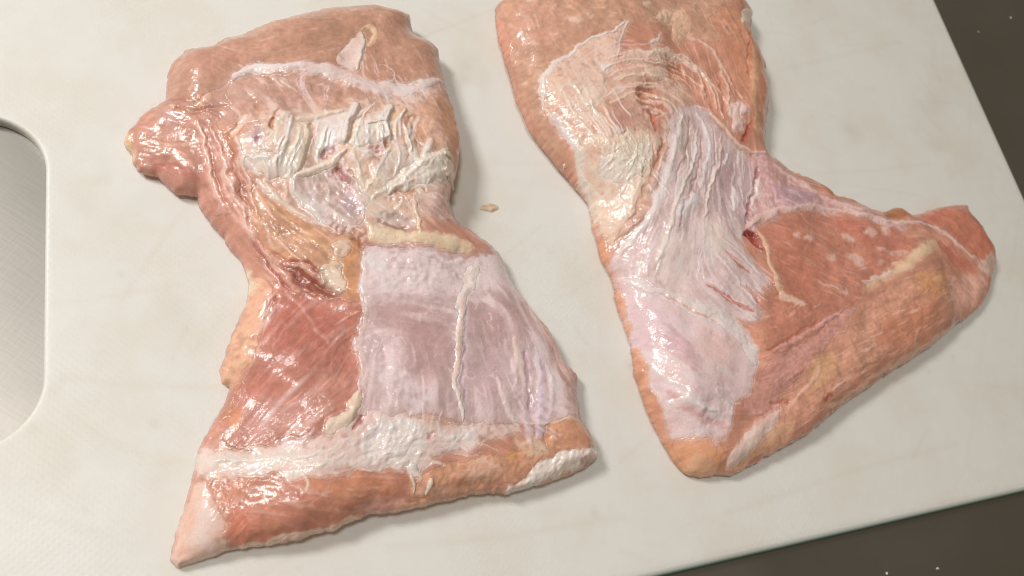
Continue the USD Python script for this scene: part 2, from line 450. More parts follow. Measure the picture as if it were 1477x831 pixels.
        self.lay(w, m, color, a, dh, prof, fib, lump, rough, part, var)

    def fibres(self, seeds):
        """Grain of the flesh: noise smeared along a direction field (photo place, photo angle in degrees, clockwise from right)."""
        src = []
        for px, py, ang in seeds:
            a, b = self.to(px, py), self.to(px + 12 * math.cos(math.radians(ang)), py + 12 * math.sin(math.radians(ang)))
            src.append((*a, 2 * math.atan2(b[1] - a[1], b[0] - a[0])))
        src = np.array(src)
        c = s = 0
        for x, y, th in src:
            wt = 1 / ((self.X - x) ** 2 + (self.Y - y) ** 2 + 20) ** 1.5
            c, s = c + wt * math.cos(th), s + wt * math.sin(th)
        th = np.arctan2(s, c) / 2 + 0.1 * self.n(5)
        ux, uy = np.cos(th), np.sin(th)
        self.ux, self.uy = ux, uy
        jj, ii = np.indices(self.sh)

        def lic(width, length):
            nz = self.n(width)
            acc, steps = np.zeros(self.sh), int(length / 2 / 0.3)
            for k in range(-steps, steps + 1):
                o = k * 0.3 / self.g
                acc += ndi.map_coordinates(nz, [jj + uy * o, ii + ux * o], order=1, mode='nearest') * (1 - abs(k) / (steps + 1))
            return acc / acc.std()
        return lic(0.35, 9), lic(1.2, 20)

    def start(self, seeds):
        self.F1, self.F2 = self.fibres(seeds)
        self.n_var, self.n_var2, self.n_var3 = self.n(0.8), self.n(2.5), self.n(3.2) * 0.7 + self.n(1.4) * 0.7

    def wisps(self, pts, n, color, length=(3, 8), width=(1.5, 4), a=0.7, dh=0.25, turn=0.25, rough=0.24):
        """Thin pale threads of torn connective tissue that follow the grain."""
        p = chaikin(np.array([self.to(*q) for q in pts]), True)
        w = self.window(p, 1)
        js, is_ = np.nonzero(scan_fill(p, self.xs[w[1]], self.ys[w[0]]))
        if not len(js):
            return
        for _ in range(n):
            k = self.rng.integers(len(js))
            x0 = np.array([self.xs[w[1]][is_[k]], self.ys[w[0]][js[k]]])
            L = self.rng.uniform(*length)
            rot, bend = self.rng.normal(0, turn), self.rng.normal(0, turn / 4)
            path = []
            for sgn in (1, -1):
                x, last, seg = x0.copy(), None, []
                for s_ in range(int(L / 2 / 0.4)):
                    j, i = int(np.clip((x[1] - self.ys[0]) / self.g, 0, self.sh[0] - 1)), int(np.clip((x[0] - self.xs[0]) / self.g, 0, self.sh[1] - 1))
                    d = np.array([self.ux[j, i], self.uy[j, i]]) * sgn
                    if last is not None and d @ last < 0:
                        d = -d
                    last = d
                    aa = rot + sgn * bend * s_
                    x = x + 0.4 * np.array([d[0] * math.cos(aa) - d[1] * math.sin(aa), d[0] * math.sin(aa) + d[1] * math.cos(aa)])
                    seg.append(x.copy())
                path = seg[::-1] + [x0] if sgn == 1 else path + seg
            c = np.array(color) + self.rng.normal(0, 5, 3)
            wd = self.rng.uniform(*width)
            self.line(None, (wd * 0.6, wd, wd * 0.5), tuple(np.clip(c, 0, 250)), a=a * self.rng.uniform(.6, 1), dh=0.55 * dh * self.rng.uniform(.4, 1.2), rough=rough, soft=0.9, rag=0.5, plan=np.array(path))

    def glint(self, pts, amount=1.0, f=4.0):
        p = chaikin(np.array([self.to(*q) for q in pts]), True)
        w = self.window(p, 6)
        ins = scan_fill(p, self.xs[w[1]], self.ys[w[0]])
        if ins.any():
            sd = (ndi.distance_transform_edt(ins) - ndi.distance_transform_edt(~ins)) * self.g
            m = step01(sd / f + 0.5)
            self.gl[w] = self.gl[w] * (1 - m) + amount * m

    def strand(self, pts, width, color, lift=0.3, part='torn_fibre', tip=0.35, sway=0.0):
        self.extra.append((pts, width, color, lift, part, tip, sway))

    def finish(self):
        inner = step01(self.d / 1.5)
        self.H += inner * (self.fib * (0.02 * self.F1 + 0.045 * self.F2) + 0.012 * self.n(0.5))
        lum = np.abs(self.n(1.1)) * 0.45 + np.abs(self.n(0.55)) * 0.2 - 0.4
        self.H += inner * self.lump * lum * 0.5
        self.C *= np.clip(1 + np.maximum(self.fib, 0.25) * (0.026 * self.F1 + 0.03 * self.F2) * step01(self.d / 3), 0.7, 1.3)[..., None]
        self.C *= (1 + 0.16 * self.lump * np.clip(lum, -1, 1))[..., None]
        gl = np.clip(self.gl * (1 + 0.5 * self.n(2.5)), 0, 1.8)
        self.H += inner * gl * (0.045 * self.n(0.95) + 0.04 * self.n(1.8) + 0.02 * self.F1)
        vein = np.clip(self.F1 - 1.1, 0, 2) * 0.10 + np.clip(1 - np.abs(self.n(3.0)) * 7, 0, 1) * 0.08 * (self.R < 0.3) + np.clip(self.F2 - 0.2, 0, 2) * 0.11 * (self.R < 0.27) * np.clip(1 + 0.5 * self.n(5), 0, 2)
        vein = (vein * np.clip(1.1 - self.lump, 0, 1) * step01(self.d / 3))[..., None]
        self.C = self.C * (1 - vein) + S(231, 221, 220) * vein
        lumi = self.C @ np.array([0.3, 0.59, 0.11])
        self.C = (self.C * 0.90 + lumi[..., None] * 0.10) * (self.gain + 0.2 * step01((lumi - 0.42) / 0.25))[..., None]
        lumi = self.C @ np.array([0.3, 0.59, 0.11])
        self.C *= (np.clip(lumi, .05, 1) / 0.42)[..., None] ** 0.24
        wt = step01((lumi - 0.4) / 0.3)[..., None]
        self.C *= 1 + wt * np.array([0.14, 0.15, 0.165])
        self.C *= np.minimum(1, 0.87 / self.C.max(-1))[..., None]
        self.R = np.clip(self.R + 0.1 + 0.06 * self.n(1.2), 0.22, 0.7)
        self.R = self.R * (1 - 0.7 * np.clip(gl, 0, 1)) + 0.13 * 0.7 * np.clip(gl, 0, 1)
        self.H = np.maximum(self.H, self.e + 0.05)
        # tiny visible patches fall back to the flesh below
        for k in list(self.parts):
            mk = (self.L == k) & (self.d > 0.6)
            if mk.sum() * self.g ** 2 < 2.5:
                self.L[self.L == k] = 0
                del self.parts[k]
            else:
                self.L[(self.L == k) & (self.d <= 0.6)] = 0
        sdb = (ndi.distance_transform_edt(self.L > 0) - ndi.distance_transform_edt(self.L == 0)) * self.g
        sink = 0.4 * step01(sdb / 0.9)
        self.body(self.H - sink)
        for k, (nm, mat) in self.parts.items():
            self.shell(k, nm, mat)
        for args in self.extra:
            self.tube(*args)

    def sample(self, field, p):
        return ndi.map_coordinates(field, [(p[:, 1] - self.ys[0]) / self.g, (p[:, 0] - self.xs[0]) / self.g], order=1, mode='nearest')

    def colors(self, p):
        return np.stack([self.sample(self.C[..., k], p) for k in range(3)], 1)

    def body(self, top):
        keep = self.inside & (self.d > 0.22)
        P = np.c_[self.X[keep], self.Y[keep]]
        E = self.edge
        allp = np.vstack([E[:, :2], P])
        z = np.r_[E[:, 2], top[keep]]
        tri = Delaunay(allp + 1e-6 * self.rng.normal(size=allp.shape)).simplices
        cen = allp[tri].mean(1)
        lng = np.max([np.linalg.norm(allp[tri[:, a]] - allp[tri[:, b]], axis=1) for a, b in ((0, 1), (1, 2), (2, 0))], 0)
        onedge = (tri < len(E)).sum(1) >= 2
        from shapely import Polygon, contains_xy
        ok = np.ones(len(tri), bool)
        ok[onedge] = contains_xy(Polygon(E[:, :2]).buffer(0), cen[onedge, 0], cen[onedge, 1])
        tri = tri[ok & (lng < 3)]
        a, b, c = (allp[tri[:, k]] for k in range(3))
        fl = np.cross(b - a, c - a) < 0
        tri[fl] = tri[fl][:, ::-1]
        # underside: coarser, tucks in from the rim down to the board
        sub = self.inside & (self.d > 0.8)
        sub[np.indices(self.sh).sum(0) % 4 != 0] = False
        sub[::2] = False
        Pb = np.c_[self.X[sub], self.Y[sub]]
        db, eb = self.d[sub], self.e[sub]
        zb = 0.06 + np.maximum(eb - 0.06, 0) * (1 - step01(db / (1.2 + 1.6 * eb)))
        lowp = np.vstack([E[:, :2], Pb])
        tb = Delaunay(lowp + 1e-6 * self.rng.normal(size=lowp.shape)).simplices
        cb = lowp[tb].mean(1)
        tb = tb[contains_xy(Polygon(E[:, :2]).buffer(0), cb[:, 0], cb[:, 1])]
        a, b, c = (lowp[tb[:, k]] for k in range(3))
        fl = np.cross(b - a, c - a) > 0
        tb[fl] = tb[fl][:, ::-1]
        tb = np.where(tb < len(E), tb, tb + len(allp) - len(E))
        v = np.vstack([np.c_[allp, z], np.c_[Pb, zb]])
        pl = v[:, :2]
        put(f'{self.root.GetPath()}/muscle', v, np.vstack([tri, tb]), MEAT, self.colors(pl), self.sample(self.R, pl))

    def shell(self, k, nm, mat):
        mk = (self.L == k) & self.inside
        near = ndi.binary_dilation(mk, iterations=3) & self.inside & (self.d > 0.3)
        js, is_ = np.nonzero(near)
        w = slice(max(js.min() - 1, 0), js.max() + 2), slice(max(is_.min() - 1, 0), is_.max() + 2)
        n_ = near[w]; m_ = mk[w]
        sd = -ndi.distance_transform_edt(~m_) * self.g
        z = self.H[w] + 0.004 - 0.55 * step01(-sd / 0.75)
        idx = -np.ones(n_.shape, int); idx[n_] = np.arange(n_.sum())
        a, b, c, d = idx[:-1, :-1], idx[:-1, 1:], idx[1:, 1:], idx[1:, :-1]
        q = np.stack([a, b, c, d], -1).reshape(-1, 4); q = q[(q >= 0).all(1)]
        if len(q) < 20:
            return
        f = np.vstack([q[:, [0, 1, 2]], q[:, [0, 2, 3]]])
        v = np.c_[self.X[w][n_], self.Y[w][n_], z[n_]]
        use = np.unique(f); re = np.zeros(len(v), int); re[use] = np.arange(len(use))
        pr = put(path_of(nm, str(self.root.GetPath())), v[use], re[f], MEAT if mat == 'meat' else SHEET, self.C[w][n_][use], self.R[w][n_][use])

    def tube(self, pts, width, color, lift, part, tip, sway):
        p = chaikin(np.array([self.to(*q) for q in pts]), False)
        q, t = dense(p, 0.35)
        r = width * 0.1 * (1 - (1 - tip) * np.abs(2 * t - 0.7).clip(0, 1.3) / 1.3)
        r = r * (1 + 0.12 * np.sin(np.arange(len(q)) * 1.7 + self.rng.uniform(0, 6)))
        z = self.sample(self.H, q) + lift * np.sin(np.pi * np.clip(t, 0, 1)) ** 0.7 + 0.25 * r + sway * t
        z = ndi.gaussian_filter1d(z, 1.2, mode='nearest')
        P = np.c_[q, z]
        tg = np.gradient(P, axis=0); tg /= np.linalg.norm(tg, axis=1, keepdims=True) + 1e-9
        sd = np.cross(tg, [0, 0, 1.0]); sd /= np.linalg.norm(sd, axis=1, keepdims=True) + 1e-9
        up = np.cross(sd, tg)
        K = 8
        ang = np.linspace(0, 2 * np.pi, K, endpoint=False)
        V = (P[:, None] + r[:, None, None] * (np.cos(ang)[None, :, None] * sd[:, None] + 0.7 * np.sin(ang)[None, :, None] * up[:, None])).reshape(-1, 3)
        n = len(P)
        i, k = np.meshgrid(np.arange(n - 1), np.arange(K), indexing='ij')
        a, b = i * K + k, i * K + (k + 1) % K
        f = np.vstack([np.stack([a, b, b + K], -1).reshape(-1, 3), np.stack([a, b + K, a + K], -1).reshape(-1, 3)])
        V = np.vstack([V, P[:1], P[-1:]])
        kk = np.arange(K)
        f = np.vstack([f, np.c_[np.full(K, n * K), (kk + 1) % K, kk], np.c_[np.full(K, n * K + 1), (n - 1) * K + kk, (n - 1) * K + (kk + 1) % K]])
        c = np.tile(S(*color), (len(V), 1)) * self.rng.uniform(0.94, 1.05, (len(V), 1))
        put(path_of(part, str(self.root.GetPath())), V, f[:, ::-1], SHEET, c, np.full(len(V), 0.3))


FAT, MEM, TEN, MUS = 'fat', 'membrane', 'tendon', 'muscle_lobe'

# ---- left thigh -------------------------------------------------------
A = Thigh('chicken_thigh', 'raw boneless chicken thigh lying left, hourglass shaped, ridged torn tissue at its upper half',
          [(178, 210, 1.5), (182, 191, 2), (200, 170, 2), (220, 152, 2), (239, 144, 2.5), (241, 108, 3), (250, 87, 3.5), (268, 70, 4), (304, 65, 4), (319, 56, 4), (359, 43, 4), (395, 29, 4), (431, 20, 4), (474, 11, 4), (539, 5, 4), (575, 11, 4), (591, 22, 4), (597, 52, 4), (619, 54, 4), (633, 72, 4.5),
           (638, 105, 5), (642, 125, 7), (655, 159, 7), (665, 202, 8), (660, 242, 8), (655, 262, 8), (651, 276, 8), (650, 291, 6.5), (657, 306, 4), (668, 322, 3), (686, 331, 2.5), (711, 349, 2.5), (725, 371, 2.5), (733, 392, 2.5), (751, 421, 2.5), (769, 443, 2.5), (787, 464, 2.5), (798, 479, 2.5), (816, 519, 2), (834, 537, 2), (835, 551, 2), (837, 573, 2), (841, 605, 2), (855, 627, 2.5), (864, 652, 3),
           (862, 662, 3), (848, 672, 3), (816, 688, 3.2), (790, 695, 3.4), (760, 705, 3.4), (733, 710, 3.4), (711, 712, 3.4), (675, 715, 3.4), (642, 724, 3.6), (588, 737, 3.8), (529, 745, 4), (485, 763, 4), (429, 779, 3.8), (389, 787, 3.4), (330, 796, 2.6), (294, 807, 1.6), (254, 821, 1.0), (245, 806, 1), (250, 779, 1), (262, 735, 1.2), (278, 687, 1.4), (286, 651, 1.5), (302, 619, 1.5), (322, 584, 1.5), (332, 560, 1.5), (318, 552, 1.5), (316, 532, 1.5), (326, 508, 1.5), (334, 483, 1.5), (354, 439, 1.5), (357, 407, 1.5), (345, 374, 1.5), (330, 360, 1.5), (323, 345, 1.5), (302, 324, 2), (287, 299, 2), (283, 285, 2), (250, 278, 2), (225, 256, 2), (200, 249, 2), (192, 235, 1.5), (189, 224, 1.5)],
          [(450, 60, 15), (300, 120, 12), (590, 70, 14), (210, 210, 5.5), (270, 230, 8.5), (400, 200, 16), (540, 210, 17), (620, 200, 17), (620, 280, 14), (340, 300, 10), (430, 350, 11), (560, 350, 12), (690, 370, 9), (370, 440, 8), (450, 540, 11), (600, 440, 12), (600, 560, 12), (760, 540, 9.5), (330, 600, 6), (450, 720, 11), (320, 740, 7.5), (265, 780, 4.5), (680, 690, 9), (830, 640, 8)],
          (206, 144, 122), 3)
A.start([(450, 50, -15), (250, 110, -20), (600, 80, 60), (230, 220, 15), (310, 240, 75), (350, 310, 60), (430, 330, 32), (400, 220, 70), (540, 200, 85), (470, 290, 40), (600, 300, 40), (600, 420, 5), (600, 560, 85), (760, 530, 75), (420, 500, -38), (430, 600, -40), (345, 500, -70), (420, 730, 20), (600, 700, -6), (290, 760, -60), (820, 630, 20)])
# top slab and side lobe
A.area([(240, 100), (265, 62), (440, 10), (560, 0), (605, 20), (650, 120), (600, 128), (530, 112), (490, 92), (420, 92), (345, 100), (300, 140), (245, 150)], (200, 150, 126), a=.85, f=3, fib=.25, lump=.1, part=(MUS, 'meat'), dh=.5, hf=4, rough=.36)
A.area([(250, 95), (330, 62), (400, 60), (340, 95), (270, 130)], (209, 150, 130), a=.6, f=5)
A.area([(400, 55), (480, 30), (520, 35), (480, 70), (420, 80)], (184, 136, 108), a=.5, f=6)
A.area([(172, 212), (200, 165), (243, 140), (300, 150), (335, 200), (350, 270), (322, 330), (285, 300), (240, 280), (190, 240)], (207, 146, 128), a=.8, f=2.5, dh=.6, hf=4, part=(MUS, 'meat'), fib=.9)
A.area([(172, 195), (190, 195), (200, 225), (192, 240), (170, 215)], (228, 196, 150), a=.7, f=3)
A.line([(245, 150), (262, 160), (285, 150), (310, 135)], 8, (224, 184, 155), a=.7, dh=.5)
A.line([(250, 158), (272, 154), (300, 158), (330, 152)], 9, (186, 112, 78), a=.55, dh=-.4)
A.area([(230, 160), (250, 155), (255, 175), (240, 180)], (214, 176, 178), a=.6, f=2)
A.line([(215, 245), (240, 240), (275, 252), (290, 270)], 10, (200, 118, 104), a=.6, dh=-.2)
A.line([(200, 205), (240, 215), (290, 205)], 6, (222, 176, 152), a=.5, dh=.25)
for x, y, r in ((286, 233, 5), (262, 155, 7), (296, 268, 5)):
    A.area([(x - r, y), (x, y - r * .7), (x + r, y), (x, y + r * .7)], (170, 98, 70), a=.6, f=1.2, dh=-.3)
# tissue below the white band, upper half
A.area([(335, 105), (400, 108), (470, 108), (520, 125), (545, 150), (520, 175), (470, 160), (430, 175), (380, 170), (340, 185), (320, 150)], (205, 160, 145), a=.9, f=2.5, fib=.7, part=(MEM, 'sheet'), rough=.25)
A.area([(300, 120), (345, 105), (350, 150), (330, 180), (305, 160)], (210, 165, 150), a=.6, f=3)
A.area([(485, 130), (520, 128), (514, 152), (490, 165), (470, 160)], (198, 140, 115), a=.8, f=2, dh=-.3)
A.area([(560, 125), (640, 128), (668, 205), (655, 265), (640, 220), (622, 180), (600, 150), (575, 148)], (206, 158, 130), a=.9, f=2.5, fib=.5, lump=.15)
A.area([(640, 130), (668, 200), (660, 255), (648, 230), (635, 170)], (212, 156, 116), a=.7, f=3)
A.area([(565, 128), (600, 122), (642, 122), (640, 140), (605, 150), (580, 148)], (206, 172, 162), a=.8, f=2, rough=.24)
A.area([(345, 175), (420, 160), (500, 150), (560, 140), (620, 170), (650, 215), (655, 275), (620, 320), (540, 330), (480, 320), (410, 290), (360, 250)], (214, 182, 164), a=.9, f=6, fib=.5)
# the white fascia band across the top
A.line([(320, 128), (345, 108), (375, 98), (410, 97), (450, 99), (490, 108), (520, 122), (560, 130), (600, 127), (645, 124)], (12, 17, 18, 22, 26, 24, 18, 9), (217, 196, 192), a=.9, dh=.9, fib=.5, rough=.2, soft=1.1, part=(MEM, 'sheet'))
A.line([(340, 108), (385, 94), (440, 96)], 7, (236, 226, 226), a=.8, dh=.25, rough=.18)
A.line([(500, 112), (540, 130), (580, 150), (600, 160)], 9, (206, 180, 180), a=.6, dh=.3)
# the flap standing up from the band
A.area([(516, 42), (528, 50), (526, 75), (518, 108), (500, 100), (478, 86), (500, 66)], (216, 188, 178), a=.9, f=1.0, dh=.4, rag=.3, rough=.24, part=('membrane_flap', 'sheet'), fib=.3)
A.line([(519, 44), (524, 60), (520, 85), (514, 104)], 5, (234, 220, 214), a=.95, dh=.7, asym=.8)
A.line([(521, 44), (535, 40), (546, 46), (542, 58), (528, 66)], 8, (222, 190, 150), a=.85, dh=.45)
# left diagonal ridges
for pts, wd in (([(285, 165), (298, 225), (312, 290), (330, 330)], 7), ([(312, 190), (328, 260), (350, 320), (378, 372), (412, 420)], 6), ([(340, 190), (348, 240), (360, 290), (382, 330)], 6), ([(300, 170), (320, 215), (338, 285)], 5)):
    A.line(pts, wd + 5, (212, 150, 132), a=.6, dh=.5)
    A.line(pts, wd - 2, (232, 190, 174), a=.8, dh=.45, rough=.2)
A.line([(295, 180), (310, 245), (328, 305)], 5, (188, 108, 92), a=.6, dh=-.3)
A.line([(330, 200), (342, 270), (362, 320)], 5, (192, 112, 82), a=.65, dh=-.35)
A.area([(300, 290), (325, 295), (360, 345), (380, 400), (350, 375), (320, 345)], (212, 148, 128), a=.7, f=3, dh=.4)
# orange muscle in the middle
A.area([(352, 262), (395, 285), (440, 310), (480, 335), (520, 330), (524, 440), (490, 440), (440, 405), (400, 385), (368, 330)], (212, 156, 122), a=.9, f=3.5, fib=1.1, part=(MUS, 'meat'), dh=.4, hf=4)
A.line([(370, 258), (400, 290), (440, 312), (486, 328), (500, 338)], 6, (228, 186, 160), a=.75, dh=.4, rough=.2)
A.line([(380, 290), (420, 322), (452, 345)], 4, (226, 182, 142), a=.6, dh=.3)
A.line([(420, 345), (450, 352), (490, 372), (470, 385)], 9, (220, 172, 125), a=.6, dh=.4)
A.line([(372, 345), (395, 365), (430, 385), (470, 395)], 5, (190, 112, 78), a=.7, dh=-.4)
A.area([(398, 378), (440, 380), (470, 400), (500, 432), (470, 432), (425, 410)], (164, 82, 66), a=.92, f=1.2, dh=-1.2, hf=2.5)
A.line([(410, 382), (445, 388), (470, 408)], 5, (218, 168, 152), a=.7, dh=.5)
A.area([(452, 388), (500, 372), (496, 435), (472, 415)], (206, 184, 166), a=.85, f=.9, dh=.35, rough=.14, fib=.2, part=('clear_film', 'sheet'))
A.area([(474, 345), (500, 342), (505, 372), (478, 370)], (222, 196, 178), a=.85, f=1.5, dh=.3, part=('membrane_scrap', 'sheet'))
A.area([(500, 345), (522, 350), (520, 430), (500, 435), (496, 390)], (218, 150, 98), a=.8, f=1.5, fib=.5)
A.line([(502, 345), (520, 342), (522, 360)], 5, (190, 105, 55), a=.7, dh=-.3)
# purple tissue and pits of the knee side
A.area([(412, 245), (460, 236), (505, 245), (530, 280), (528, 318), (500, 330), (455, 312), (425, 290)], (200, 172, 166), a=.95, f=1.8, dh=-.3, hf=3, rough=.18, fib=.6, part=(MEM, 'sheet'))
A.area([(432, 275), (455, 285), (472, 312), (458, 312), (436, 298)], (214, 202, 200), a=.8, f=1.6, dh=.4, rough=.15)
A.line([(418, 250), (425, 285), (450, 310), (480, 328)], 7, (226, 206, 196), a=.8, dh=.5)
A.line([(405, 255), (415, 290), (445, 318)], 7, (216, 176, 160), a=.7, dh=.4)
A.area([(470, 240), (495, 228), (510, 262), (500, 285), (484, 268)], (196, 138, 134), a=.8, f=2.2, dh=-.6, hf=3)
A.area([(500, 262), (520, 275), (524, 305), (505, 305), (490, 290)], (196, 166, 174), a=.7, f=3, rough=.16)
for i in range(5):
    x, y = 480 + 11 * i, 308 + 6 * i
    A.line([(x + 4, y), (x - 4, y + 15)], 3.0 + i % 2, (172, 116, 92), a=.55, dh=-.25, rag=1.2)
    A.line([(x + 9, y + 3), (x + 1, y + 17)], 4, (218, 196, 188), a=.55, dh=.18, rag=1.2)
# ridged torn tissue of the upper half: pale panels between curled lips, tan hollows beside them
K = lambda *v: [(288 + x / 2.51, 87 + y / 2.51) for x, y in v]
A.area(K((240, 240), (340, 222), (398, 232), (390, 300), (345, 345), (260, 325), (150, 330), (140, 300), (170, 250)), (217, 190, 172), a=.85, f=1.8, fib=.3, dh=.3, part=(MEM, 'sheet'))
A.area(K((135, 320), (180, 325), (250, 335), (330, 320), (335, 400), (290, 430), (250, 450), (205, 425), (150, 375)), (234, 219, 208), a=.9, f=2.5, dh=.3, hf=2, lump=.15, fib=.3, rough=.28, part=('connective_tissue', 'sheet'), rag=1.5)
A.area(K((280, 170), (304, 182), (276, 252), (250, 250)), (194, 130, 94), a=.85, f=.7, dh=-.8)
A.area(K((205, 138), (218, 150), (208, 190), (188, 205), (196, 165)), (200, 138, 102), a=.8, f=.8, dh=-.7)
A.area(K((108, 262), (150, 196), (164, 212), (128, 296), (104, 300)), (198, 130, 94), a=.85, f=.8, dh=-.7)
A.line(K((165, 195), (140, 240), (118, 275)), 6, (232, 206, 190), a=.8, dh=.5)
A.line(K((320, 180), (300, 220), (268, 258)), 6, (230, 206, 190), a=.75, dh=.4)
A.area(K((180, 235), (225, 240), (232, 290), (205, 315), (178, 285)), (198, 152, 158), a=.85, f=1.4, dh=-.4)
A.area(K((196, 262), (214, 258), (216, 290), (200, 292)), (150, 92, 116), a=.85, f=.8, dh=-.3)
A.area(K((408, 218), (470, 205), (562, 178), (548, 230), (530, 300), (480, 328), (430, 342), (414, 300)), (228, 213, 208), a=.93, f=1.5, dh=.3, fib=.5, rough=.2, rag=.5, part=(MEM, 'sheet'))
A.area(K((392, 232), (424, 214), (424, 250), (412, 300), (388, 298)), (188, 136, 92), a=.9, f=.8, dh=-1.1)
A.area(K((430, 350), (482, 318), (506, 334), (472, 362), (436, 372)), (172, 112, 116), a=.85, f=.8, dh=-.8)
A.area(K((470, 300), (500, 285), (510, 310), (480, 322)), (206, 182, 186), a=.7, f=1)
A.area(K((570, 230), (620, 195), (684, 188), (688, 260), (662, 300), (600, 312), (570, 325), (556, 275)), (229, 214, 205), a=.93, f=1.5, dh=.25, lump=.1, fib=.4, rag=.5, rough=.2, part=(MEM, 'sheet'))
for x, y, rr in ((640, 262, 12), (630, 230, 9), (655, 225, 8), (610, 270, 8)):
    A.area(K((x - rr, y), (x, y - rr), (x + rr, y), (x, y + rr)), (204, 164, 148), a=.7, f=.6, dh=-.3, rag=.5)
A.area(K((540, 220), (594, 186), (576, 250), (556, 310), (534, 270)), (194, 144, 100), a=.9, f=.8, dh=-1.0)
A.area(K((450, 398), (510, 358), (540, 400), (520, 440), (470, 428)), (190, 118, 114), a=.85, f=1.6, dh=-.9, hf=2)
A.area(K((540, 330), (580, 320), (596, 400), (600, 470), (560, 460), (548, 400)), (220, 188, 164), a=.8, f=1.4, dh=.3)
A.area(K((596, 335), (645, 312), (660, 345), (640, 365), (610, 378)), (180, 112, 114), a=.88, f=.8, dh=-1.1, hf=2)
A.area(K((586, 325), (610, 325), (616, 365), (592, 362)), (234, 222, 212), a=.9, f=.8, dh=.8, hf=1.4)
A.area(K((656, 292), (692, 280), (686, 330), (656, 336)), (182, 116, 88), a=.85, f=.8, dh=-.9)
A.area(K((690, 295), (745, 295), (765, 360), (705, 445), (640, 478), (605, 450), (650, 380)), (216, 191, 178), a=.9, f=1.4, dh=.2, part=(MEM, 'sheet'), rough=.26)
A.area(K((690, 370), (735, 355), (730, 410), (690, 430)), (200, 168, 156), a=.7, f=2)
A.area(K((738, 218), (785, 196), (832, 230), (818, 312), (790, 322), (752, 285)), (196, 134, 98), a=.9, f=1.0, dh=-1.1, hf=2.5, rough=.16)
A.line(K((748, 172), (716, 205), (706, 285)), 15, (214, 174, 134), a=.9, dh=.7, soft=.9)
A.line(K((345, 218), (400, 208), (475, 190), (530, 178)), (9, 11, 9, 7), (229, 204, 182), a=.85, dh=.9, rag=.3, part=('tissue_ridge', 'sheet'), soft=.9)
A.line(K((402, 222), (384, 300), (358, 370), (344, 412)), (11, 13, 14, 13), (233, 212, 192), a=.92, dh=1.6, asym=.35, rag=.3, part=('tissue_ridge', 'sheet'), soft=.8)
A.line(K((338, 416), (400, 408), (470, 376), (545, 322)), (10, 12, 11, 8), (234, 214, 194), a=.92, dh=1.5, rag=.3, part=('tissue_ridge', 'sheet'), soft=.8)
A.line(K((580, 152), (548, 200), (530, 260), (524, 315)), (10, 13, 12, 10), (236, 222, 213), a=.94, dh=2.2, asym=.4, rag=.3, part=('tissue_ridge', 'sheet'), soft=.8)
A.line(K((700, 160), (668, 200), (672, 260), (688, 305)), (12, 15, 14, 10), (237, 223, 212), a=.94, dh=2.3, asym=.3, rag=.3, part=('tissue_ridge', 'sheet'), soft=.8)
A.line(K((755, 285), (780, 325), (792, 375)), 10, (234, 216, 198), a=.9, dh=1.0, rag=.3, part=('tissue_ridge', 'sheet'))
A.line(K((845, 280), (818, 330), (800, 385)), 10, (234, 216, 200), a=.9, dh=1.0, rag=.3, part=('tissue_ridge', 'sheet'))
A.area(K((826, 275), (860, 270), (880, 320), (840, 350)), (213, 162, 134), a=.8, f=1.2)
rngA = np.random.default_rng(21)
ribs = [[(300, 200), (290, 270), (262, 330), (240, 380)], [(402, 222), (384, 300), (358, 370), (344, 412)], [(580, 152), (548, 200), (530, 260), (524, 315)], [(700, 160), (668, 200), (672, 260), (688, 305)], [(800, 190), (770, 250), (775, 310), (790, 370)]]
for k in range(34):
    t = rngA.uniform(0, 3.99); i0 = int(t); u = t - i0
    c = np.array(ribs[i0]) * (1 - u) + np.array(ribs[i0 + 1]) * u + rngA.normal(0, 7, (4, 2)) + rngA.uniform(-14, 22) * np.array([0.1, 1])
    lo = rngA.choice([0, 1]); hi = rngA.choice([3, 4])
    A.line(K(*c[lo:hi]), rngA.uniform(2.5, 6), tuple(np.array((238, 227, 219)) + rngA.normal(0, 5, 3)), a=rngA.uniform(.45, .85), dh=rngA.uniform(.2, .8), soft=.9, rough=.2, rag=.35)
for v, wd in ((((690, 310), (645, 395), (600, 480)), 6), (((712, 300), (730, 360), (700, 430)), 4), (((790, 385), (735, 440), (680, 490)), 7), (((760, 380), (700, 450), (610, 510)), 5), (((600, 330), (640, 345), (690, 330)), 4), (((560, 330), (578, 400), (600, 470)), 5), (((660, 200), (640, 250), (650, 300)), 3.5), (((600, 215), (640, 240), (668, 245)), 3.5), (((580, 250), (620, 260), (600, 305)), 3.5),
              (((225, 440), (280, 500), (360, 560), (440, 600)), 6), (((330, 420), (345, 480), (420, 550), (470, 590)), 8), (((195, 430), (240, 480), (300, 520)), 5), (((150, 330), (200, 360), (260, 350)), 5), (((140, 345), (190, 390), (215, 430)), 5), (((180, 320), (240, 380), (250, 440)), 4), (((300, 330), (270, 370), (280, 430)), 4)):
    A.line(K(*v), wd, (237, 222, 210), a=.75, dh=.55, soft=.9, rough=.22, rag=.35)
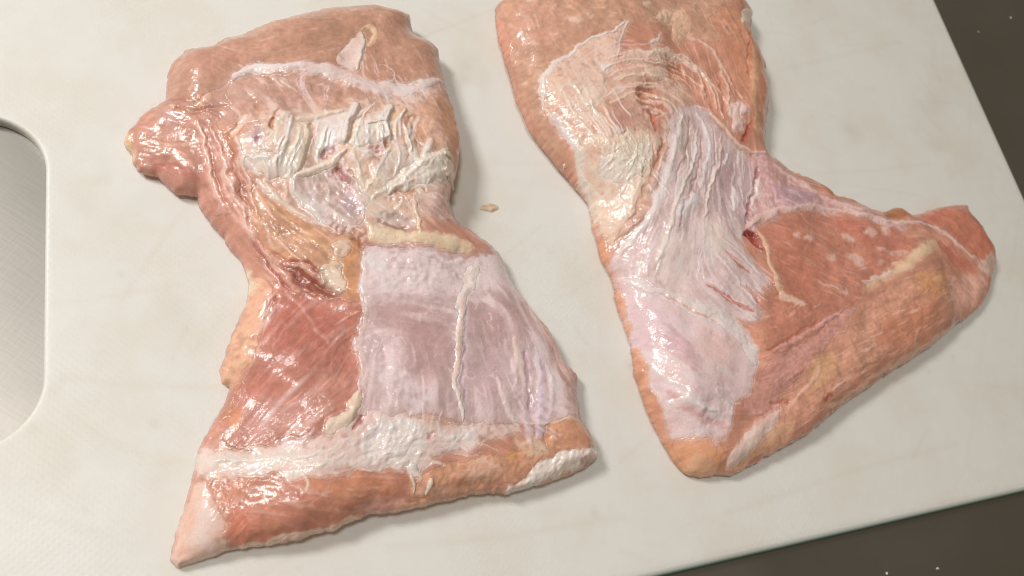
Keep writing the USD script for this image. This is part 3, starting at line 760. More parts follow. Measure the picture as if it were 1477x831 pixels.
# white torn fat at the right edge
A.area([(556, 268), (575, 248), (600, 232), (622, 218), (648, 214), (654, 240), (653, 270), (640, 262), (622, 258), (606, 268), (585, 276), (565, 284), (556, 280)], (236, 222, 208), a=.95, f=.7, dh=1.8, hf=2, lump=.4, fib=.1, rough=.4, part=(FAT, 'sheet'))
A.area([(622, 258), (645, 262), (648, 285), (626, 280)], (206, 172, 160), a=.8, f=1.5, rough=.2)
A.line([(556, 282), (580, 280), (606, 272), (620, 275)], 6, (196, 132, 96), a=.7, dh=-.6)
A.area([(598, 276), (645, 276), (652, 295), (668, 322), (640, 326), (612, 310), (598, 295)], (204, 168, 158), a=.9, f=1.5, rough=.18, fib=.5, part=(MEM, 'sheet'))
A.area([(520, 262), (540, 240), (556, 265), (545, 300), (526, 300)], (222, 196, 170), a=.85, f=2, dh=.4)
A.area([(540, 300), (570, 308), (598, 322), (592, 335), (562, 330), (542, 316)], (196, 178, 172), a=.9, f=1.4, dh=-.8, hf=2, rough=.14, lump=.3)
A.line([(542, 314), (560, 328), (588, 336)], 3.5, (140, 104, 92), a=.6, dh=-.3)
# cream fat strip across the waist
A.line([(598, 285), (600, 315), (604, 340)], 7, (224, 192, 160), a=.85, dh=.8, part=(TEN, 'sheet'))
A.line([(528, 318), (545, 340), (575, 345), (610, 342), (650, 352), (688, 358)], (20, 22, 15, 20, 24, 26), (232, 208, 174), a=.9, dh=.9, fib=.3, lump=.12, rough=.22, part=(FAT, 'sheet'), soft=.8)
A.line([(545, 356), (580, 360), (630, 370), (668, 378)], 8, (192, 148, 142), a=.6, dh=-.4)
# the great fascia sheet of the lower half
A.area([(522, 352), (548, 358), (600, 356), (640, 366), (690, 376), (712, 352), (735, 395), (785, 462), (832, 540), (838, 600), (800, 616), (740, 612), (690, 612), (600, 596), (540, 604), (512, 608), (516, 570), (520, 500), (523, 420)], (202, 176, 177), a=.93, f=1.8, dh=.35, fib=.3, rough=.22, part=('silver_skin', 'sheet'), mott=0.03, var=.012)
A.area([(524, 356), (600, 362), (690, 380), (728, 385), (720, 410), (660, 425), (600, 425), (535, 435)], (216, 196, 196), a=.85, f=6, rough=.17)
A.line([(528, 372), (545, 385), (560, 382)], 14, (228, 216, 216), a=.7, dh=.3)
A.line([(690, 376), (715, 372), (735, 400)], 20, (222, 206, 204), a=.7)
A.area([(535, 445), (570, 432), (620, 442), (650, 470), (655, 520), (640, 555), (600, 545), (580, 500), (545, 480)], (196, 146, 144), a=.6, f=8)
A.area([(545, 470), (580, 480), (600, 520), (570, 540), (540, 520)], (208, 176, 178), a=.6, f=6)
A.area([(676, 430), (725, 410), (760, 455), (755, 495), (700, 510), (670, 480)], (194, 148, 148), a=.55, f=8)
A.area([(670, 540), (700, 500), (730, 520), (725, 570), (690, 590)], (198, 158, 164), a=.5, f=8)
A.line([(560, 570), (600, 560), (640, 575), (650, 600)], 26, (192, 150, 152), a=.5, soft=1.6)
A.line([(540, 540), (575, 550), (620, 590)], 30, (214, 196, 198), a=.6, soft=1.6)
A.line([(690, 374), (678, 392), (668, 430), (662, 480), (658, 540), (662, 590), (672, 620)], (22, 18, 14, 11, 9, 8, 10), (221, 202, 194), a=.9, dh=.7, rough=.2, part=('fascia_seam', 'sheet'), fib=.1)
A.line([(668, 425), (660, 500), (656, 560)], 4, (216, 160, 130), a=.5)
A.line([(676, 440), (668, 520), (672, 590)], 5, (188, 170, 186), a=.5, dh=-.3)
A.line([(527, 360), (523, 430), (520, 500), (519, 560)], 8, (222, 204, 200), a=.7, dh=.35)
for pts, wd, c in (([(742, 515), (745, 560), (758, 610), (764, 650)], 12, (212, 186, 192)), ([(775, 500), (782, 550), (778, 610), (770, 640)], 12, (206, 186, 200)), ([(712, 540), (730, 580), (748, 620)], 7, (216, 190, 186)), ([(800, 540), (796, 580), (785, 615)], 10, (206, 180, 188))):
    A.line(pts, wd, c, a=.8, dh=.55, rough=.17, soft=1.0)
A.line([(760, 500), (762, 560), (768, 610)], 8, (186, 146, 156), a=.6, dh=-.35, soft=1)
A.line([(738, 480), (750, 520), (742, 560)], 7, (218, 190, 176), a=.6, dh=.3)
A.area([(775, 450), (800, 480), (842, 560), (846, 610), (820, 600), (808, 540), (790, 490)], (205, 156, 146), a=.85, f=3)
A.line([(742, 415), (768, 452), (800, 500), (824, 550)], 6, (222, 182, 166), a=.6, dh=.3)
# fine hairline fibres lying over the sheet
# red muscle, lower left
A.area([(356, 425), (395, 405), (440, 420), (500, 438), (521, 440), (519, 565), (505, 598), (470, 625), (400, 640), (345, 648), (312, 628), (335, 580), (372, 510)], (205, 126, 108), a=.93, f=2.0, fib=.8, dh=.5, hf=6, part=(MUS, 'meat'), rough=.26)
A.area([(380, 440), (440, 430), (510, 450), (500, 500), (440, 520), (390, 500)], (196, 106, 90), a=.55, f=8)
A.area([(420, 560), (500, 530), (515, 570), (470, 615), (400, 625)], (206, 142, 124), a=.6, f=8)
A.area([(345, 590), (400, 560), (450, 580), (430, 625), (350, 640)], (208, 148, 138), a=.6, f=6)
A.line([(412, 420), (440, 440), (452, 470), (475, 500)], 6, (218, 160, 148), a=.55, dh=.3)
A.line([(480, 470), (500, 458), (520, 448)], 2.5, (230, 180, 160), a=.6, dh=.15, rag=.2)
A.line([(402, 424), (388, 445), (376, 475), (372, 500)], 4, (178, 92, 74), a=.6, dh=-.35)
A.line([(362, 345), (385, 378), (404, 405), (422, 420)], 4.5, (178, 76, 62), a=.85, dh=-.5, rag=.3)
A.line([(375, 345), (398, 378), (420, 410), (440, 425)], 9, (214, 148, 130), a=.7, dh=.5)
# orange side strip and its clear film
A.area([(352, 405), (372, 400), (395, 415), (378, 470), (366, 505), (345, 560), (312, 556), (312, 528), (332, 483)], (228, 174, 140), a=.9, f=1.6, fib=.5, part=(MUS, 'meat'), dh=.4, hf=2)
A.area([(342, 372), (352, 378), (364, 412), (356, 430), (348, 402)], (222, 206, 178), a=.75, f=1, rough=.14, part=('clear_film', 'sheet'))
for i in range(4):
    A.line([(342 + i * 8, 545 - i * 24), (334 + i * 8, 552 - i * 24)], 4, (238, 196, 158), a=.5, dh=.2)
A.area([(328, 590), (338, 586), (344, 602), (336, 622), (326, 612)], (226, 150, 98), a=.9, f=1.4)
A.area([(288, 650), (310, 610), (325, 600), (335, 640), (310, 655)], (214, 148, 128), a=.8, f=2, fib=.5)
# white tendon band and torn white tissue
A.area([(272, 668), (300, 648), (360, 648), (420, 640), (470, 622), (500, 606), (560, 596), (620, 606), (690, 610), (740, 612), (752, 628), (700, 640), (650, 652), (622, 664), (606, 672), (600, 694), (588, 684), (566, 674), (500, 682), (430, 690), (360, 684), (310, 692), (282, 694)], (221, 196, 188), a=.92, f=2.6, dh=.8, hf=3.0, fib=.7, lump=.12, rough=.28, part=('white_fascia', 'sheet'))
A.area([(282, 660), (380, 655), (440, 655), (400, 676), (320, 684), (285, 688)], (232, 212, 196), a=.7, f=3)
A.area([(530, 610), (600, 600), (606, 650), (596, 680), (560, 668), (520, 665)], (232, 222, 218), a=.8, f=3, lump=.45, rough=.22)
A.area([(520, 655), (556, 650), (556, 668), (525, 670)], (206, 164, 158), a=.6, f=3)
A.area([(608, 622), (632, 618), (626, 640), (608, 644)], (200, 146, 140), a=.7, f=1.6, dh=-.6)
A.area([(610, 648), (650, 640), (700, 622), (680, 645), (630, 660)], (206, 172, 172), a=.8, f=2, rough=.2)
A.area([(640, 620), (690, 616), (700, 632), (660, 640)], (228, 216, 212), a=.8, f=2, lump=.5)
A.line([(300, 668), (360, 664), (430, 662), (480, 650)], 5, (236, 222, 214), a=.7, dh=.4)
A.line([(285, 690), (330, 690), (390, 684)], 5, (230, 206, 190), a=.6, dh=.3)
A.line([(519, 560), (512, 585), (500, 602), (478, 616), (466, 622)], (8, 13, 15, 20, 10), (228, 204, 182), a=.95, dh=1.2, part=(TEN, 'sheet'), fib=.3)
A.line([(522, 600), (514, 612), (505, 622)], 5, (190, 104, 92), a=.7, dh=-.5)
A.line([(590, 670), (598, 690), (604, 700)], (16, 14, 8), (230, 218, 208), a=.95, dh=.8, part=('torn_tissue', 'sheet'))
# bottom muscle
A.area([(292, 694), (330, 690), (390, 688), (440, 694), (500, 686), (566, 680), (590, 690), (604, 705), (640, 690), (640, 724), (588, 737), (529, 745), (485, 763), (429, 779), (389, 787), (330, 796), (312, 780), (312, 740)], (208, 134, 108), a=.93, f=1.5, fib=.9, dh=.6, hf=5, part=(MUS, 'meat'), rough=.27)
A.area([(322, 735), (345, 722), (370, 735), (360, 765), (330, 770)], (208, 112, 78), a=.65, f=5)
A.area([(360, 700), (440, 700), (460, 725), (400, 745), (350, 720)], (200, 128, 112), a=.5, f=6)
A.area([(420, 700), (560, 688), (590, 705), (500, 722)], (210, 140, 100), a=.6, f=5)
A.line([(510, 735), (540, 728), (590, 726)], 10, (216, 164, 152), a=.7, dh=.3)
A.area([(600, 690), (640, 668), (700, 662), (770, 648), (790, 662), (760, 685), (720, 700), (640, 722), (590, 726)], (217, 156, 122), a=.9, f=1.4, fib=.4, lump=.3, part=(MUS, 'meat'), rough=.25)
A.area([(672, 668), (690, 662), (715, 664), (724, 685), (700, 695), (680, 690)], (222, 172, 146), a=.7, f=1.5, lump=.4, dh=.3)
A.area([(725, 652), (748, 650), (752, 662), (732, 668)], (224, 160, 92), a=.8, f=1.5)
A.area([(735, 640), (775, 628), (795, 640), (788, 662), (765, 665), (750, 650)], (224, 188, 160), a=.85, f=1.5, dh=.4)
A.area([(780, 618), (800, 600), (835, 598), (858, 626), (858, 644), (820, 650), (790, 664)], (214, 152, 116), a=.92, f=1.3, dh=.5, hf=3, part=(MUS, 'meat'), fib=.4, lump=.15)
A.line([(750, 612), (790, 612), (815, 600), (836, 606)], 4, (224, 186, 168), a=.6, dh=.3)
A.line([(556, 740), (600, 730), (640, 724), (680, 716), (712, 712)], 6, (228, 178, 140), a=.7)
A.area([(722, 712), (745, 690), (772, 676), (800, 660), (832, 648), (860, 640), (868, 655), (850, 668), (816, 684), (780, 698), (745, 712)], (235, 222, 212), a=.96, f=.7, dh=1.2, hf=2, lump=.5, fib=.1, rough=.42, part=(FAT, 'sheet'))
A.area([(838, 655), (866, 652), (862, 668), (845, 676), (830, 672)], (178, 132, 112), a=.7, f=1.5, dh=-.4)
# pale corner and cut rim
A.area([(276, 694), (300, 698), (316, 735), (322, 780), (330, 796), (294, 807), (254, 821), (242, 806), (252, 770), (264, 730)], (230, 192, 176), a=.93, f=1.4, fib=.4, part=(FAT, 'sheet'), dh=.4, hf=3)
A.area([(288, 720), (302, 735), (310, 780), (285, 790), (276, 760)], (232, 208, 200), a=.8, f=3)
A.area([(262, 740), (272, 735), (275, 755), (264, 762)], (220, 160, 128), a=.6, f=2)
A.line([(254, 818), (294, 803), (330, 793), (389, 784), (429, 775), (485, 760), (529, 741)], 7, (234, 204, 182), a=.9, dh=.15, rough=.4)
for x, y in ((270, 690), (264, 790), (300, 685)):
    A.area([(x - 7, y), (x, y - 4), (x + 7, y), (x, y + 4)], (214, 142, 110), a=.5, f=1.2)
# loose fibres
for pts, wd, lift in (([(592, 686), (598, 700), (596, 712)], 4, .2), ([(622, 690), (620, 700), (613, 714)], 6, .3), ([(640, 245), (648, 258), (654, 275)], 8, .6), ([(640, 222), (650, 226), (652, 236)], 7, .5), 
                      ([(540, 172), (552, 184), (552, 205)], 2.2, .2), ([(528, 180), (545, 176), (556, 178)], 2.2, .2)):
    A.strand(pts, wd * 1.3, (230, 210, 192), lift * .35)
WH = (237, 227, 221)
A.wisps([(345, 180), (450, 160), (560, 150), (600, 200), (560, 300), (430, 250), (350, 260)], 80, WH, (2.5, 7), (1.5, 4.5), .7, .4, .4)
A.wisps([(552, 270), (600, 232), (648, 214), (654, 272), (600, 275)], 45, (238, 226, 214), (2, 6), (2, 4.5), .9, .7, .5)
A.wisps([(520, 210), (650, 190), (655, 280), (600, 300), (520, 300)], 45, WH, (2.5, 8), (1.5, 4), .75, .4, .5)
A.wisps([(410, 250), (530, 250), (540, 330), (470, 330)], 30, (228, 212, 208), (4, 9), (1.5, 3), .6, .25, .3)
A.wisps([(340, 95), (640, 110), (640, 140), (500, 150), (340, 120)], 40, (228, 210, 206), (5, 12), (1.5, 4), .55, .2, .2)
A.wisps([(290, 160), (350, 190), (420, 420), (370, 380), (290, 250)], 30, (232, 190, 174), (6, 14), (1.5, 4), .6, .25, .12)
A.wisps([(370, 270), (500, 340), (500, 430), (390, 370)], 22, (228, 184, 150), (4, 10), (1.5, 3), .5, .2, .2)
A.wisps([(285, 655), (480, 620), (700, 610), (700, 650), (600, 680), (300, 690)], 80, (234, 216, 208), (5, 14), (1.5, 4.5), .65, .25, .18)
A.wisps([(735, 490), (800, 480), (840, 600), (740, 640)], 18, (222, 196, 200), (8, 18), (1.5, 4), .5, .2, .08)
A.wisps([(530, 370), (720, 390), (800, 600), (540, 600)], 26, (220, 198, 198), (3, 9), (1, 2.5), .45, .08, .9)
A.wisps([(370, 430), (515, 445), (515, 570), (360, 640)], 22, (222, 160, 146), (5, 12), (1.5, 3.5), .4, .1, .15)
A.wisps([(320, 700), (580, 695), (500, 755), (330, 780)], 16, (222, 168, 148), (5, 14), (1.5, 4), .4, .12, .12)
# wet places that glitter
for p, a in (([(530, 365), (600, 365), (700, 385), (690, 420), (600, 425), (530, 410)], 1.7), ([(640, 400), (670, 400), (660, 470), (635, 460)], .6), ([(420, 245), (510, 250), (525, 310), (480, 330), (430, 300)], 1.0), ([(540, 310), (600, 318), (592, 335), (550, 330)], 1.0),
             ([(500, 605), (610, 600), (610, 670), (520, 672)], 1.3), ([(470, 520), (520, 480), (518, 570), (470, 610)], .6), ([(400, 480), (470, 500), (450, 590), (390, 580)], .3), ([(578, 165), (612, 168), (608, 212), (585, 200)], 1.0), ([(520, 165), (556, 165), (550, 208), (520, 205)], .6),
             ([(370, 320), (480, 345), (500, 420), (420, 400)], .7), ([(310, 180), (350, 200), (380, 300), (340, 320)], .8), ([(345, 110), (520, 110), (560, 150), (470, 160), (345, 150)], .6), ([(330, 700), (430, 700), (430, 730), (330, 740)], .35), ([(300, 30), (600, 10), (620, 110), (330, 90)], .3), ([(740, 490), (790, 500), (800, 640), (740, 620)], .45), ([(620, 660), (720, 660), (720, 700), (620, 700)], .6), ([(195, 150), (300, 160), (290, 270), (200, 240)], .5)):
    A.glint(p, a)
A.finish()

# ---- right thigh ------------------------------------------------------
B = Thigh('chicken_thigh', 'raw boneless chicken thigh lying right, with a long pointed lobe reaching toward the board edge',
          [(713, 14, 2), (722, 3, 3), (760, -15, 4), (830, -35, 5), (920, -45, 5), (1010, -35, 5), (1060, -18, 5), (1077, 0, 5), (1086, 22, 4.5), (1082, 50, 4.5), (1096, 72, 4), (1106, 94, 4), (1109, 144, 3.5), (1104, 202, 3), (1107, 222, 2.5), (1117, 225, 2), (1139, 243, 2), (1164, 254, 2), (1190, 267, 2), (1200, 279, 2), (1226, 287, 2), (1252, 299, 2), (1269, 306, 2.5), (1280, 303, 3), (1289, 300, 3), (1301, 301, 3), (1310, 308, 3), (1318, 312, 3), (1339, 304, 3), (1372, 296, 3), (1395, 295, 3), (1399, 308, 3), (1419, 326, 3), (1428, 347, 3), (1437, 365, 2.5), (1436, 380, 2.5), (1428, 405, 2.5),
           (1427, 423, 2.5), (1408, 447, 2.5), (1379, 467, 3.8), (1343, 499, 3.8), (1321, 513, 3.8), (1285, 535, 3.8), (1260, 554, 3.8), (1221, 580, 3.8), (1203, 595, 3.8), (1167, 624, 3.6), (1131, 645, 3.2), (1091, 667, 2.6), (1055, 687, 1.6), (1033, 685, 1.6), (1015, 690, 1.5), (990, 685, 1.5), (975, 671, 1.5), (957, 645, 1.5), (944, 618, 1.5), (932, 591, 1.5), (914, 544, 1.5), (909, 497, 1.5), (892, 454, 1.5), (885, 418, 1.5), (881, 402, 1.5), (867, 377, 1.5), (854, 330, 1.8), (849, 297, 2), (844, 289, 2), (819, 260, 2.2), (787, 224, 2.5), (761, 188, 2.5), (743, 144, 2.5), (731, 101, 2.5), (718, 54, 2.2)],
          [(900, 40, 18), (1040, 40, 15), (760, 60, 13), (800, 180, 14), (900, 180, 17), (1060, 150, 13), (1085, 120, 12), (960, 310, 14), (1090, 270, 9), (1180, 290, 7), (900, 370, 10), (940, 480, 11), (1000, 540, 13), (1180, 400, 11), (1110, 470, 12), (1330, 390, 12), (1400, 350, 9), (1270, 340, 9), (1200, 530, 10), (1020, 640, 9), (1400, 430, 6), (1130, 620, 8)],
          (204, 140, 116), 17, gain=1.18)
B.start([(760, 60, 70), (900, 20, 20), (1050, 60, 70), (840, 120, 50), (820, 240, 55), (910, 240, 100), (980, 240, 100), (1060, 230, 95), (1020, 140, 75), (950, 350, 110), (1080, 400, 45), (1180, 280, 25), (1200, 400, 20), (1150, 470, -35), (1300, 380, -25), (1400, 340, 45), (1280, 460, -35), (1180, 560, -35), (960, 480, 35), (1000, 580, 40), (1020, 660, -30)])
B.area([(708, 10), (740, -30), (1080, -60), (1095, 60), (1060, 70), (960, 40), (900, 30), (810, 80), (786, 115), (780, 150), (830, 240), (800, 245), (755, 185)], (196, 150, 124), a=.85, f=3, fib=.22, lump=.15, part=(MUS, 'meat'), dh=.3, hf=4)
B.area([(720, 10), (780, 0), (820, 30), (790, 70), (740, 70)], (206, 150, 128), a=.6, f=6)
for x, y, r in ((830, 28, 10), (848, 22, 7), (768, 96, 5), (755, 120, 5), (800, 50, 4), (736, 40, 4), (770, 60, 5), (765, -2, 9), (745, 75, 4), (815, 12, 4), (930, 5, 8), (1000, 5, 6)):
    B.area([(x - r, y), (x, y - r * .6), (x + r, y), (x, y + r * .6)], (222, 190, 172), a=.65, f=1.4, dh=.15)
B.area([(1020, 20), (1080, 0), (1104, 90), (1108, 150), (1100, 205), (1086, 190), (1078, 150), (1062, 90), (1035, 60)], (204, 136, 104), a=.8, f=3, fib=.6, part=(MUS, 'meat'))
B.line([(1086, 60), (1090, 100), (1086, 140), (1094, 200)], 16, (214, 164, 126), a=.7, dh=.4, soft=1)
B.line([(1078, 30), (1076, 80), (1086, 120)], 5, (186, 112, 78), a=.5, dh=-.4)
B.area([(868, 100), (960, 85), (1005, 140), (965, 195), (950, 290), (890, 220), (835, 200)], (206, 166, 148), a=.9, f=6, fib=.6)
B.area([(950, 185), (975, 200), (965, 260), (930, 320), (900, 350), (890, 330), (930, 270)], (198, 160, 144), a=.9, f=4, fib=.6)
# fatty membrane patch, upper left
B.area([(783, 108), (812, 82), (846, 60), (880, 46), (908, 24), (900, 50), (893, 75), (886, 96), (872, 108), (876, 130), (862, 155), (842, 190), (835, 215), (812, 200), (796, 170), (782, 142)], (211, 176, 158), a=.92, f=1.4, dh=.5, hf=1.6, lump=.25, fib=.3, rough=.24, part=(MEM, 'sheet'))
B.area([(790, 120), (800, 105), (810, 115), (808, 140), (796, 150)], (216, 186, 160), a=.8, f=2, lump=.3)
B.area([(830, 138), (855, 122), (872, 128), (870, 150), (845, 165), (828, 160)], (223, 192, 174), a=.8, f=1.8, lump=.3, dh=.3, part=(FAT, 'sheet'))
B.area([(835, 165), (870, 150), (880, 170), (850, 180)], (204, 146, 116), a=.6, f=2)
B.line([(904, 26), (880, 47), (846, 60), (812, 82), (786, 110), (782, 142), (790, 165)], (7, 6, 5, 7, 10, 8, 6), (230, 214, 206), a=.92, dh=.6, rough=.2, part=('membrane_edge', 'sheet'))
B.line([(906, 25), (896, 55), (888, 90)], 5, (226, 204, 198), a=.8, dh=.4)
B.area([(862, 92), (876, 90), (878, 102), (864, 104)], (232, 220, 216), a=.8, f=1, dh=.4, rough=.14)
B.line([(790, 160), (805, 180), (822, 200), (832, 220)], 10, (226, 204, 198), a=.75, dh=.5, rough=.18)
for x, y in ((885, 44), (807, 108)):
    B.area([(x - 6, y + 1), (x, y - 3), (x + 6, y), (x, y + 4)], (196, 140, 108), a=.7, f=.8)
# cream clumps
for pts, c, dh, nm in (([(945, 15), (965, 12), (970, 28), (955, 34), (944, 26)], (222, 184, 158), .9, FAT), ([(890, 78), (930, 68), (970, 70), (1000, 80), (985, 92), (950, 84), (915, 90), (895, 92)], (222, 190, 174), .8, FAT), ([(918, 96), (945, 92), (962, 108), (950, 122), (930, 112)], (220, 184, 162), .8, FAT),
                       ([(968, 18), (990, 12), (1000, 40), (992, 62), (975, 64), (966, 44)], (218, 174, 146), .7, FAT), ([(940, 55), (956, 44), (950, 62), (938, 68)], (230, 208, 196), .6, FAT)):
    B.area(pts, c, a=.9, f=1.2, dh=dh, hf=1.8, lump=.35, fib=.1, rough=.3, part=(nm, 'sheet'))
B.area([(875, 100), (915, 95), (920, 115), (890, 125), (878, 160), (872, 130)], (208, 164, 144), a=.7, f=2)
B.area([(912, 120), (938, 114), (950, 128), (958, 150), (952, 182), (948, 194), (938, 188), (934, 165), (918, 145)], (186, 104, 76), a=.88, f=1.8, dh=-1.5, hf=3, rough=.2)
B.area([(958, 92), (985, 92), (992, 120), (970, 120)], (196, 116, 76), a=.8, f=2, dh=-.7, hf=2)
B.area([(872, 145), (900, 135), (915, 160), (905, 200), (890, 215), (876, 190)], (194, 138, 124), a=.75, f=3, dh=-.4)
B.area([(940, 122), (960, 128), (972, 160), (962, 165)], (206, 160, 140), a=.7, f=2)
B.line([(900, 212), (892, 200), (905, 190)], 6, (170, 96, 78), a=.6, dh=-.5)
# pale stripes curving down the right side
for pts, wd in (([(985, 50), (1015, 62), (1042, 95), (1062, 130), (1078, 150)], 9), ([(985, 85), (1012, 100), (1028, 135), (1036, 165)], 8), ([(1000, 90), (1022, 110), (1038, 150), (1044, 175)], 6), ([(1040, 98), (1050, 130), (1054, 170)], 7), ([(970, 75), (1000, 85), (1010, 120), (1018, 150)], 7)):
    B.line(pts, wd + 4, (206, 148, 124), a=.6, dh=.6, soft=1)
    B.line(pts, wd - 3, (224, 184, 164), a=.8, dh=.4, rough=.17)
for pts in ([(1008, 105), (1022, 140), (1028, 165)], [(1034, 100), (1044, 140), (1048, 170)], [(1056, 110), (1066, 145), (1070, 175)]):
    B.line(pts, 6, (186, 108, 80), a=.6, dh=-.5)
B.area([(1052, 152), (1066, 144), (1080, 150), (1078, 170), (1066, 188), (1052, 184)], (222, 190, 184), a=.95, f=.8, dh=1.3, hf=1.6, rough=.22, part=('fat_lobe', 'sheet'), fib=.1)
B.area([(1068, 196), (1084, 170), (1086, 188), (1074, 208)], (180, 74, 58), a=.9, f=1, dh=-1.3, hf=1.5)
B.area([(1066, 30), (1076, 12), (1086, 20), (1084, 34), (1070, 40)], (232, 206, 182), a=.95, f=.8, dh=1.0, hf=1.4, part=('fat_lobe', 'sheet'), fib=.1)
rngB = np.random.default_rng(22)
for k in range(30):                                       # pale folds that curve over the top and down the right side
    rr, a0 = rngB.uniform(45, 150), rngB.uniform(-150, -60)
    th = np.radians(np.linspace(a0, a0 + rngB.uniform(30, 75), 5))
    pts = [(925 + rr * math.cos(q) * 1.02 + rngB.normal(0, 2), 205 + rr * math.sin(q) + rngB.normal(0, 2)) for q in th]
    B.line(pts, rngB.uniform(2.5, 7), tuple(np.array((226, 192, 176)) + rngB.normal(0, 6, 3)), a=rngB.uniform(.35, .75), dh=rngB.uniform(.2, .7), soft=1.0, rough=.22, rag=.5)
for k in range(26):                                       # frayed threads sweeping down to the waist
    x, y = rngB.uniform(800, 905), rngB.uniform(110, 200)
    ln = rngB.uniform(40, 120)
    pts = [(x + ln * q * (0.42 + 0.25 * q) + rngB.normal(0, 2), y + ln * q) for q in (0, .33, .66, 1)]
    B.line(pts, rngB.uniform(2, 5.5), tuple(np.array((233, 219, 208)) + rngB.normal(0, 5, 3)), a=rngB.uniform(.4, .8), dh=rngB.uniform(.2, .6), soft=.9, rough=.22, rag=.5)
# shaggy cream tissue on the left edge
B.area([(822, 205), (850, 195), (880, 200), (905, 190), (952, 192), (954, 215), (936, 268), (912, 305), (894, 335), (884, 362), (868, 350), (854, 318), (846, 290), (834, 250)], (215, 188, 168), a=.93, f=2.2, dh=.4, hf=2.0, lump=.3, fib=.9, rough=.32, part=('connective_tissue', 'sheet'))
B.area([(862, 240), (890, 215), (905, 225), (930, 200), (940, 225), (915, 260), (895, 268), (872, 262)], (232, 220, 204), a=.85, f=1.8, lump=.3, dh=.3, part=(FAT, 'sheet'))
B.area([(865, 300), (910, 270), (930, 270), (900, 320), (880, 340)], (220, 190, 170), a=.7, f=3, lump=.2)
B.area([(845, 215), (862, 205), (868, 225), (856, 250), (846, 240)], (208, 150, 124), a=.6, f=2)
B.line([(826, 205), (836, 235), (842, 262), (848, 292), (858, 318)], (6, 8, 10, 9, 7), (228, 214, 202), a=.85, dh=.5, lump=.5)
B.line([(940, 200), (946, 230), (930, 280), (900, 330)], 9, (198, 150, 132), a=.7, dh=-.6, soft=1)
B.line([(956, 195), (952, 225), (944, 250)], 10, (188, 126, 104), a=.8, dh=-.9, soft=1)
B.line([(884, 356), (900, 340), (925, 318), (935, 300)], 6, (196, 160, 130), a=.6, dh=-.4)
for pts in ([(866, 205), (872, 235), (880, 262)], [(885, 205), (888, 240), (885, 280)], [(915, 230), (905, 265), (888, 300)], [(930, 230), (922, 270), (905, 305)]):
    B.line(pts, 4, (228, 204, 188), a=.7, dh=.35)
# longitudinal glossy fascia bundle
B.area([(962, 165), (985, 150), (1010, 152), (1040, 190), (1075, 222), (1092, 240), (1092, 290), (1070, 330), (1062, 345), (1100, 390), (1112, 415), (1090, 420), (1100, 470), (1040, 460), (1000, 445), (950, 425), (905, 405), (884, 398), (878, 378), (900, 345), (935, 300), (952, 255), (962, 210)], (200, 177, 177), a=.92, f=1.8, dh=.5, hf=2.5, fib=.6, rough=.2, part=('silver_skin', 'sheet'), mott=0.04, var=.015)
B.area([(1040, 215), (1080, 228), (1088, 285), (1065, 325), (1035, 300), (1030, 250)], (188, 152, 158), a=.7, f=5)
B.area([(940, 330), (985, 320), (1010, 370), (990, 420), (940, 405)], (206, 186, 180), a=.7, f=7)
B.area([(1010, 310), (1050, 330), (1050, 370), (1015, 370)], (216, 196, 184), a=.7, f=6)
B.area([(978, 170), (998, 165), (996, 215), (984, 240), (974, 210)], (192, 156, 144), a=.6, f=3)
for pts, wd, c, a in (([(984, 158), (976, 200), (966, 250), (944, 300), (908, 352), (888, 378)], (10, 13, 15, 15, 13, 12), (222, 208, 204), .85), ([(1006, 180), (1002, 220), (985, 270), (966, 320), (952, 370), (944, 402)], (5, 6, 7, 8, 9, 11), (228, 210, 200), .9), ([(1000, 160), (1020, 185), (1022, 230), (1006, 275)], (9, 9, 12, 10), (218, 204, 204), .8),
                        ([(1040, 190), (1040, 230), (1022, 275), (1012, 320)], (6, 7, 6, 6), (212, 186, 178), .7), ([(1005, 280), (990, 300), (978, 312)], (14, 22, 16), (218, 212, 214), .8), ([(1058, 265), (1060, 285), (1056, 305)], (8, 12, 9), (220, 208, 208), .8), ([(1050, 225), (1046, 238)], (9, 9), (224, 214, 214), .7)):
    B.line(pts, wd, c, a=a, dh=.75, rough=.15, soft=.9, fib=.5)
for pts in ([(995, 170), (990, 220), (972, 270)], [(1012, 190), (1010, 240), (990, 290), (975, 340)], [(1030, 190), (1032, 240), (1015, 290)]):
    B.line(pts, 6, (184, 150, 146), a=.55, dh=-.45, soft=1)
B.line([(1000, 152), (1025, 165), (1048, 190), (1070, 214), (1098, 224), (1110, 224)], (7, 9, 10, 9, 8), (220, 184, 168), a=.9, dh=1.0, part=(TEN, 'sheet'), rough=.2)
# purple pink sheet along the upper right edge
B.area([(1076, 222), (1112, 226), (1160, 262), (1200, 284), (1260, 308), (1316, 322), (1300, 334), (1235, 312), (1180, 302), (1130, 308), (1098, 322), (1070, 336), (1084, 290), (1088, 250)], (203, 158, 158), a=.95, f=1.1, dh=.4, hf=2, rough=.2, fib=.7, part=(MEM, 'sheet'))
B.area([(1110, 262), (1150, 272), (1190, 290), (1150, 296), (1118, 290)], (188, 148, 164), a=.75, f=3)
B.line([(1110, 232), (1150, 262), (1200, 290), (1260, 308)], 9, (220, 180, 174), a=.75, dh=.6)
B.line([(1094, 240), (1082, 290), (1074, 322)], 8, (164, 98, 104), a=.7, dh=-.8, soft=1)
B.line([(1094, 255), (1090, 280), (1082, 300)], (9, 11, 5), (232, 210, 202), a=.9, dh=.7, rough=.16)
B.line([(1112, 225), (1145, 247), (1170, 257), (1200, 280), (1240, 292), (1268, 306)], 10, (188, 118, 78), a=.85, dh=-.3, part='', soft=.5)
B.area([(1268, 308), (1282, 301), (1304, 300), (1316, 314), (1290, 318)], (172, 104, 56), a=.85, f=1.2)
